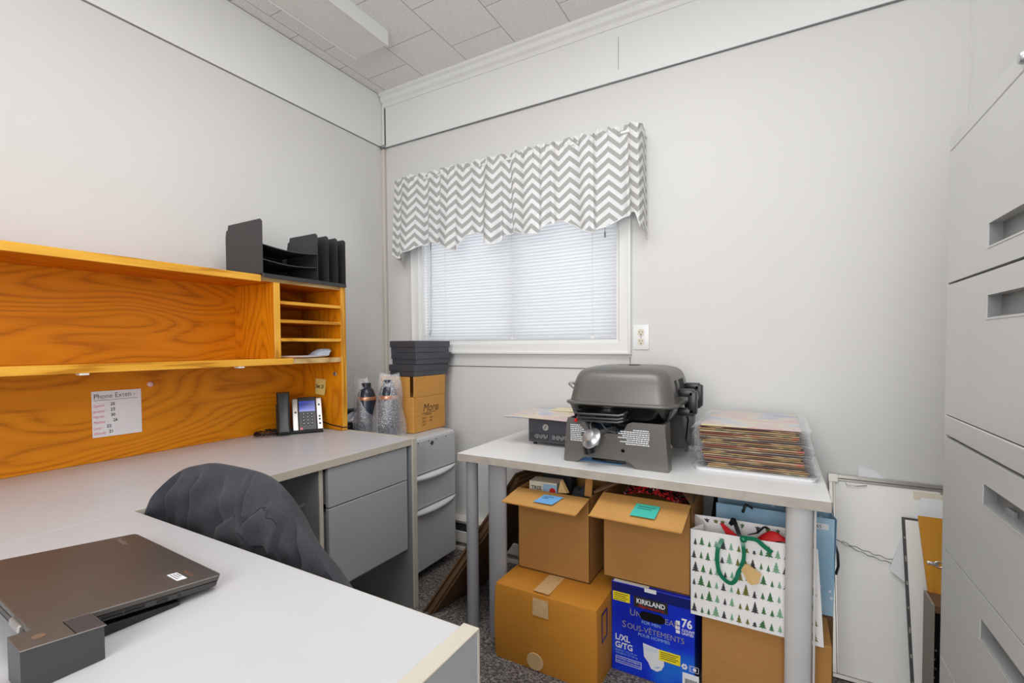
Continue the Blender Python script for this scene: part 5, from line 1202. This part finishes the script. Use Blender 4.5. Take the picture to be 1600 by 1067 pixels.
for i in range(7): b.box(0.002, 0.006, -0.0006, 0.0004, 0.06+i*0.075, 0.066+i*0.075+0.006*(i % 3))
b.build('edge_chips', M['alu'], t)
t = thing('open_cabinet_box', 'open-fronted dark box with grey sides on the floor beside the filing cabinet', 'box', (0.56, 1.85, 0))
L = t.location
b = MB(L); b.box(0.410, 0.416, 1.815, 1.914, 0.0006, 0.388, 0.001); b.box(0.70, 0.706, 1.815, 1.914, 0.0006, 0.388, 0.001); b.box(0.416, 0.70, 1.908, 1.914, 0.0006, 0.388); b.box(0.416, 0.70, 1.815, 1.908, 0.0006, 0.008); b.build('sides', M['greyside'], t)
b = MB(L); b.box(0.416, 0.70, 1.812, 1.908, 0.366, 0.388, 0.001); b.build('top_rail', M['cardD'], t)
b = MB(L); b.box(0.4165, 0.6995, 1.84, 1.845, 0.008, 0.365); b.build('dark_panel', M['gloss'], t)
b = MB(L)
for i in range(6): b.lathe([(0.003, 0), (0.002, 0.003)], (0, 0, 0), 8, 0, Matrix.Translation((0.422+0.003*(i % 2), 1.84, 0.10+i*0.028)) @ Matrix.Rotation(R(90), 4, 'X'))
b.build('spring_studs', M['chrome'], t)
t = thing('hardboard_panel', 'orange hardboard picture back with ring hanger standing on the open dark box', 'board', (0.408, 1.902, 0.3886), rot=(R(-17), 0, 0))
b = MB(); b.prism([(0.010, 0, 0), (0.32, 0, 0), (0.32, 0, 0.228), (-0.004, 0, 0.228)], (0, 0.005, 0)); b.build('board', M['hb'], t)
b = MB(); b.box(0.012, 0.040, -0.0012, 0.0, 0.082, 0.092, 0.0005); b.tube([(0.040+0.010*math.cos(a), -0.003, 0.087+0.0085*math.sin(a)) for a in [2*PI*j/20 for j in range(20)]], 0.0017, 6, closed=True); b.lathe([(0.003, 0), (0.002, 0.002)], (0, 0, 0), 8, 0, Matrix.Translation((0.018, -0.001, 0.087)) @ Matrix.Rotation(R(90), 4, 'X')); b.build('ring_hanger', M['chrome'], t, smooth=50)
b = MB(); b.tube([(0.048, -0.003, 0.087), (0.12, -0.004, 0.083), (0.30, -0.003, 0.087)], 0.0016, 6); b.build('hanging_wire', M['wire'], t)

# ------------------------------------------------------------------ chair and jacket
t = thing('office_chair', 'office chair in the desk corner, hidden under a draped fleece jacket', 'chair', (-1.11, 0.86, 0), 0)
b = MB(); b.loft([rrect(0, -0.045, z, hx, hy, 0.08) for z, hx, hy in ((0.35, 0.18, 0.16), (0.36, 0.205, 0.175), (0.405, 0.205, 0.175), (0.42, 0.18, 0.16))]); b.build('seat', M['blackm'], t, smooth=50)
b = MB(); rg = []
for z, hx in ((0.52, 0.11), (0.54, 0.13), (0.70, 0.14), (0.82, 0.12), (0.852, 0.09)): rg.append([(p[0]+0.01, p[1]-0.206, p[2]) for p in rrect(0, 0, z, hx, 0.012, 0.010)])
b.loft(rg); b.build('backrest', M['blackm'], t, smooth=50)
b = MB(); b.box(-0.03, 0.03, -0.200, -0.188, 0.325, 0.60, 0.003); b.box(-0.03, 0.03, -0.195, 0.05, 0.325, 0.348, 0.003); b.build('back_bracket', M['black'], t)
b = MB(); b.lathe([(0.03, 0.09), (0.03, 0.25), (0.022, 0.26), (0.022, 0.345)], (0, 0, 0), 16); b.build('gas_column', M['black'], t, smooth=40)
for k in range(5):
    a = 2*PI*k/5+0.3; M5 = Matrix.Rotation(a, 4, 'Z')
    b = MB(); b.prism([(0.02, -0.022, 0.07), (0.02, 0.022, 0.07), (0.27, 0.014, 0.055), (0.27, -0.014, 0.055)], (0, 0, 0.03), 0, M5); lg = b.build('leg', M['black'], t)
    b = MB(); b.lathe([(0.020, -0.018), (0.026, -0.014), (0.026, 0.014), (0.020, 0.018)], (0, 0, 0), 16, 0, M5 @ Matrix.Translation((0.26, 0, 0.0266)) @ Matrix.Rotation(R(90), 4, 'X')); b.build('caster', M['black'], lg, smooth=40)

RID = [(-1.397, .570, .752), (-1.392, .582, .79), (-1.36, .602, .83), (-1.315, .620, .862), (-1.27, .632, .876), (-1.203, .640, .886), (-1.06, .640, .887), (-.986, .636, .882),
       (-.94, .630, .868), (-.91, .627, .846), (-.875, .620, .814), (-.83, .610, .790), (-.775, .598, .768), (-.735, .588, .748), (-.685, .578, .722)]
F1 = [(-1.058, 0.9), (-1.04, 0.861), (-1.023, 0.805), (-1.005, 0.784)]; F1B = [(-1.031, 0.898), (-1.014, 0.851), (-0.997, 0.804)]
F2 = [(-1.241, 0.84), (-1.255, 0.783), (-1.261, 0.726)]; F2B = [(-1.322, 0.845), (-1.351, 0.784), (-1.366, 0.74)]; F2C = [(-1.147, 0.876), (-1.136, 0.817), (-1.136, 0.757)]
TRI = [(-1.133, 0.71), (-1.099, 0.767), (-1.04, 0.802), (-0.983, 0.75), (-0.943, 0.718), (-1.04, 0.60)]
CUFF = [(-1.005, 0.778), (-0.971, 0.812), (-0.943, 0.834), (-0.915, 0.837), (-0.894, 0.826), (-0.892, 0.746), (-0.933, 0.753), (-0.97, 0.745)]
CUFB = [(-0.96, 0.738), (-0.922, 0.745), (-0.89, 0.746), (-0.87, 0.72), (-0.87, 0.62), (-0.96, 0.62)]
F5 = [(-0.875, 0.816), (-0.858, 0.775), (-0.825, 0.734)]; F6 = [(-0.907, 0.877), (-0.872, 0.845), (-0.835, 0.793), (-0.79, 0.757)]; F7 = [(-1.02, 0.868), (-0.985, 0.883), (-0.946, 0.892)]
def dseg(p, a, c):
    ax, az = a; cx, cz = c; dx, dz = cx-ax, cz-az; L2 = dx*dx+dz*dz
    s_ = max(0, min(1, ((p[0]-ax)*dx+(p[1]-az)*dz)/L2)) if L2 else 0
    return math.hypot(p[0]-ax-s_*dx, p[1]-az-s_*dz)
def dpoly(p, P, closed=False): return min(dseg(p, a, c) for a, c in zip(P, P[1:]+([P[0]] if closed else [])) if a != c)
def inside(p, P):
    r_ = False
    for (ax, az), (cx, cz) in zip(P, P[1:]+[P[0]]):
        if (az > p[1]) != (cz > p[1]) and p[0] < (cx-ax)*(p[1]-az)/(cz-az)+ax: r_ = not r_
    return r_
def plate_(p, P, soft=0.006):
    d = dpoly(p, P, True); d = d if inside(p, P) else -d
    return max(0.0, min(1.0, 0.5+d/soft))
def jdisp(x, z):
    p = (x, z); g = lambda P, w_: math.exp(-(dpoly(p, P)/w_)**2)
    d = 0.014*g(F1, 0.011)+0.010*g(F1B, 0.007)-0.012*g([(q[0]+0.011, q[1]) for q in F1], 0.007)
    d += -0.010*g(F2, 0.016)+0.009*g([(q[0]+0.03, q[1]) for q in F2], 0.018)-0.008*g(F2B, 0.014)+0.008*g([(q[0]+0.022, q[1]) for q in F2B], 0.014)-0.006*g(F2C, 0.018)
    d += 0.011*plate_(p, TRI)+0.012*plate_(p, CUFF)+0.006*plate_(p, CUFB)
    d += -0.012*g(F5, 0.012)+0.011*g([(q[0]+0.026, q[1]) for q in F5], 0.015)+0.008*g(F6, 0.012)-0.004*g(F7, 0.006)
    d += 0.0025*math.sin(x*61+z*23)+0.002*math.sin(x*37-z*71)
    return d
t = thing('fleece_jacket', 'dark charcoal fleece jacket draped over the chair back behind the near desk', 'jacket', (-1.06, 0.62, 0.6))
L = t.location
def jpt(u, v):
    n_ = len(RID)-1; s_ = u*n_; i = min(int(s_), n_-1); k = s_-i
    a, c = Vector(RID[i]), Vector(RID[i+1]); m_, e_ = Vector(RID[max(i-1, 0)]), Vector(RID[min(i+2, n_)])
    r_ = 0.5*((2*a)+(c-m_)*k+(2*m_-5*a+4*c-e_)*k*k+(3*a-m_-3*c+e_)*k**3)
    if v < 0.62:
        q = 1-v/0.62                      # 0 at ridge, 1 at lower front hem
        zb = 0.50; z = r_.z-(r_.z-zb)*q
        curve = (1-(1-min(1, q*4.0))**2.2)
        y = r_.y-max(0.0, r_.y-0.604)*curve*0.85-0.008*min(1, q*6)
        x = r_.x+(0.03*q*(r_.x+1.05))
        y -= 1.75*jdisp(x, z)*min(1, q*7)
        if r_.x < -1.3: x += 0.004*q
        return (max(x, -1.399) , max(y, 0.5525), z)
    q = (v-0.62)/0.38
    z = r_.z-(r_.z-0.54)*q; y = r_.y+0.045*min(1, q*5)**0.6+0.015*q+0.006*math.sin(r_.x*40)*q
    return (max(r_.x, -1.399), y, z)
b = MB(L); b.grid(230, 130, jpt); b.build('shell', M['fleece'], t, smooth=80, recalc=False)
def onj(P, lift=0.0):
    out = []
    for (ax, az), (cx, cz) in zip(P, P[1:]):
        for k in range(6):
            x = ax+(cx-ax)*k/6; z = az+(cz-az)*k/6; out.append((x, 0.6005-1.75*jdisp(x, z)-lift, z))
    return [(x, max(y, 0.5515), z) for x, y, z in out]
for P in ([(-1.085, 0.779), (-1.05, 0.800), (-1.033, 0.797), (-0.983, 0.75), (-0.943, 0.718)], [(-0.99, 0.797), (-0.971, 0.812), (-0.943, 0.832), (-0.925, 0.837), (-0.908, 0.834), (-0.895, 0.82), (-0.892, 0.80)]):
    b = MB(L); b.tube(onj(P), 0.0009, 5); b.build('seam', M['seam'], t)

# ------------------------------------------------------------------ laptop and dock
BX, BY = -0.815, 0.437
t = thing('laptop', 'closed dark brushed laptop with white asset sticker on the near desk', 'laptop', (BX, BY, DT+0.0042), rot=(R(-6.2), 0, R(-2.2)))
LW, LD = 0.338, 0.232
b = MB(); b.loft([rrect(-LW/2, -LD/2, z, hx, hy, 0.010, 4) for z, hx, hy in ((0.0, LW/2-0.006, LD/2-0.006), (0.003, LW/2-0.002, LD/2-0.002), (0.0105, LW/2-0.001, LD/2-0.001), (0.0115, LW/2-0.003, LD/2-0.003))]); base = b.build('base', M['lapb'], t, smooth=40)
b = MB(); b.loft([rrect(-LW/2, -LD/2, z, hx, hy, 0.007, 4) for z, hx, hy in ((0.0125, LW/2-0.001, LD/2-0.001), (0.0195, LW/2, LD/2), (0.0203, LW/2-0.0008, LD/2-0.0008))]); lid = b.build('lid', M['lap'], t, smooth=40)
b = MB(); b.tube([(-0.0003, -0.006, 0.0196), (-0.0003, -LD+0.006, 0.0196)], 0.0008, 5); b.tube([(-LW+0.008, 0.0001, 0.0196), (-0.008, 0.0001, 0.0196)], 0.0007, 5); b.build('worn_edge', M['lapedge'], lid)
b = MB(); b.text('ThinkPad', (-LW+0.012, -0.040, 0.0204), (1, -0.02, 0), (0, 1, 0), 0.013, 0, bold=0.02, lift=0.0002)
b.build('logo_lettering', M['lapedge'], lid)
b = MB(); b.box(-0.062, -0.026, -0.056, -0.041, 0.0202, 0.0208, 0.0003); st = b.build('asset_sticker', M['white'], lid)
b = MB()
for k in range(3): b.box(-0.057, -0.031-0.004*k, -0.0535+k*0.0042, -0.052+k*0.0042, 0.0207, 0.021)
b.build('sticker_print', M['steel'], st)
b = MB(); b.text('ThinkPad', (-0.062, -0.034, 0.0204), (1, 0, 0), (0, 1, 0), 0.0085, 0, shear=0.2, lift=0.0001); b.build('logo_lettering', M['copper'], lid)
b = MB()
for k in range(3):
    for j in range(2): b.box(-0.0022, 0.0002, -0.186+k*0.027, -0.162+k*0.027, 0.0042+j*0.0036, 0.0062+j*0.0036)
b.build('side_vent', M['ink'], base)
b = MB(); b.box(-0.0022, 0.0002, -0.092, -0.078, 0.004, 0.0085); b.build('port', M['ink'], base)
b = MB(); b.lathe([(0.0022, 0), (0.0022, 0.0008)], (0, 0, 0), 10, 0, Matrix.Translation((-0.0012, -0.062, 0.0062)) @ Matrix.Rotation(R(90), 4, 'Y')); b.build('audio_jack', M['ink'], base)
for x in (-0.285, -0.055): b = MB(); b.box(x-0.02, x+0.02, -LD-0.004, -LD+0.006, 0.006, 0.0165, 0.002); b.build('hinge', M['lapedge'], base)
t = thing('docking_station', 'black side dock block clipped to the near corner of the laptop', 'dock', (BX, BY, DT+0.0006), 0, rot=(0, 0, R(-2.2)))
b = MB()
tl = math.tan(R(6.2))
b.prism([(0.004, -0.250, 0.0), (0.004, -0.172, 0.0), (0.004, -0.172, 0.006+0.0185+0.172*tl), (0.004, -0.250, 0.006+0.0185+0.250*tl)], (0.052, 0, 0)); b.build('body', M['lapb'], t)
b = MB(); b.prism([(0.004, -0.2500, 0.0248+0.250*tl), (0.004, -0.2005, 0.0248+0.2005*tl), (0.004, -0.2005, 0.0262+0.2005*tl), (0.004, -0.250, 0.0262+0.250*tl)], (0.0525, 0, 0)); b.build('top_plate', M['lap'], t)
b = MB(); b.prism([(0.0045, -0.199, 0.0248+0.199*tl), (0.0045, -0.170, 0.0248+0.170*tl), (0.0045, -0.170, 0.0258+0.170*tl), (0.0045, -0.199, 0.0258+0.199*tl)], (0.0525, 0, 0)); b.build('eject_slider', M['lapb'], t)
b = MB(); b.lathe([(0.0065, 0), (0.0065, 0.0012), (0.004, 0.0014)], (0, 0, 0), 18, 0, Matrix.Translation((0.030, -0.228, 0.0258+0.228*tl)) @ Matrix.Rotation(R(-6.2), 4, 'X')); b.build('power_button', plain('bronze_button', rgb(120, 96, 78), 0.4), t, smooth=40)
b = MB(); b.tube([(0.0565, -0.170, 0.0252+0.170*tl), (0.0565, -0.250, 0.0258+0.250*tl)], 0.0008, 5); b.build('worn_edge', M['lapedge'], t)
b = MB(); b.prism([(-0.30, -0.06, 0.0), (-0.30, -0.215, 0.0), (-0.30, -0.215, 0.215*tl-0.002), (-0.30, -0.06, 0.06*tl-0.001)], (0.296, 0, 0)); b.build('wedge_base', M['black'], t)
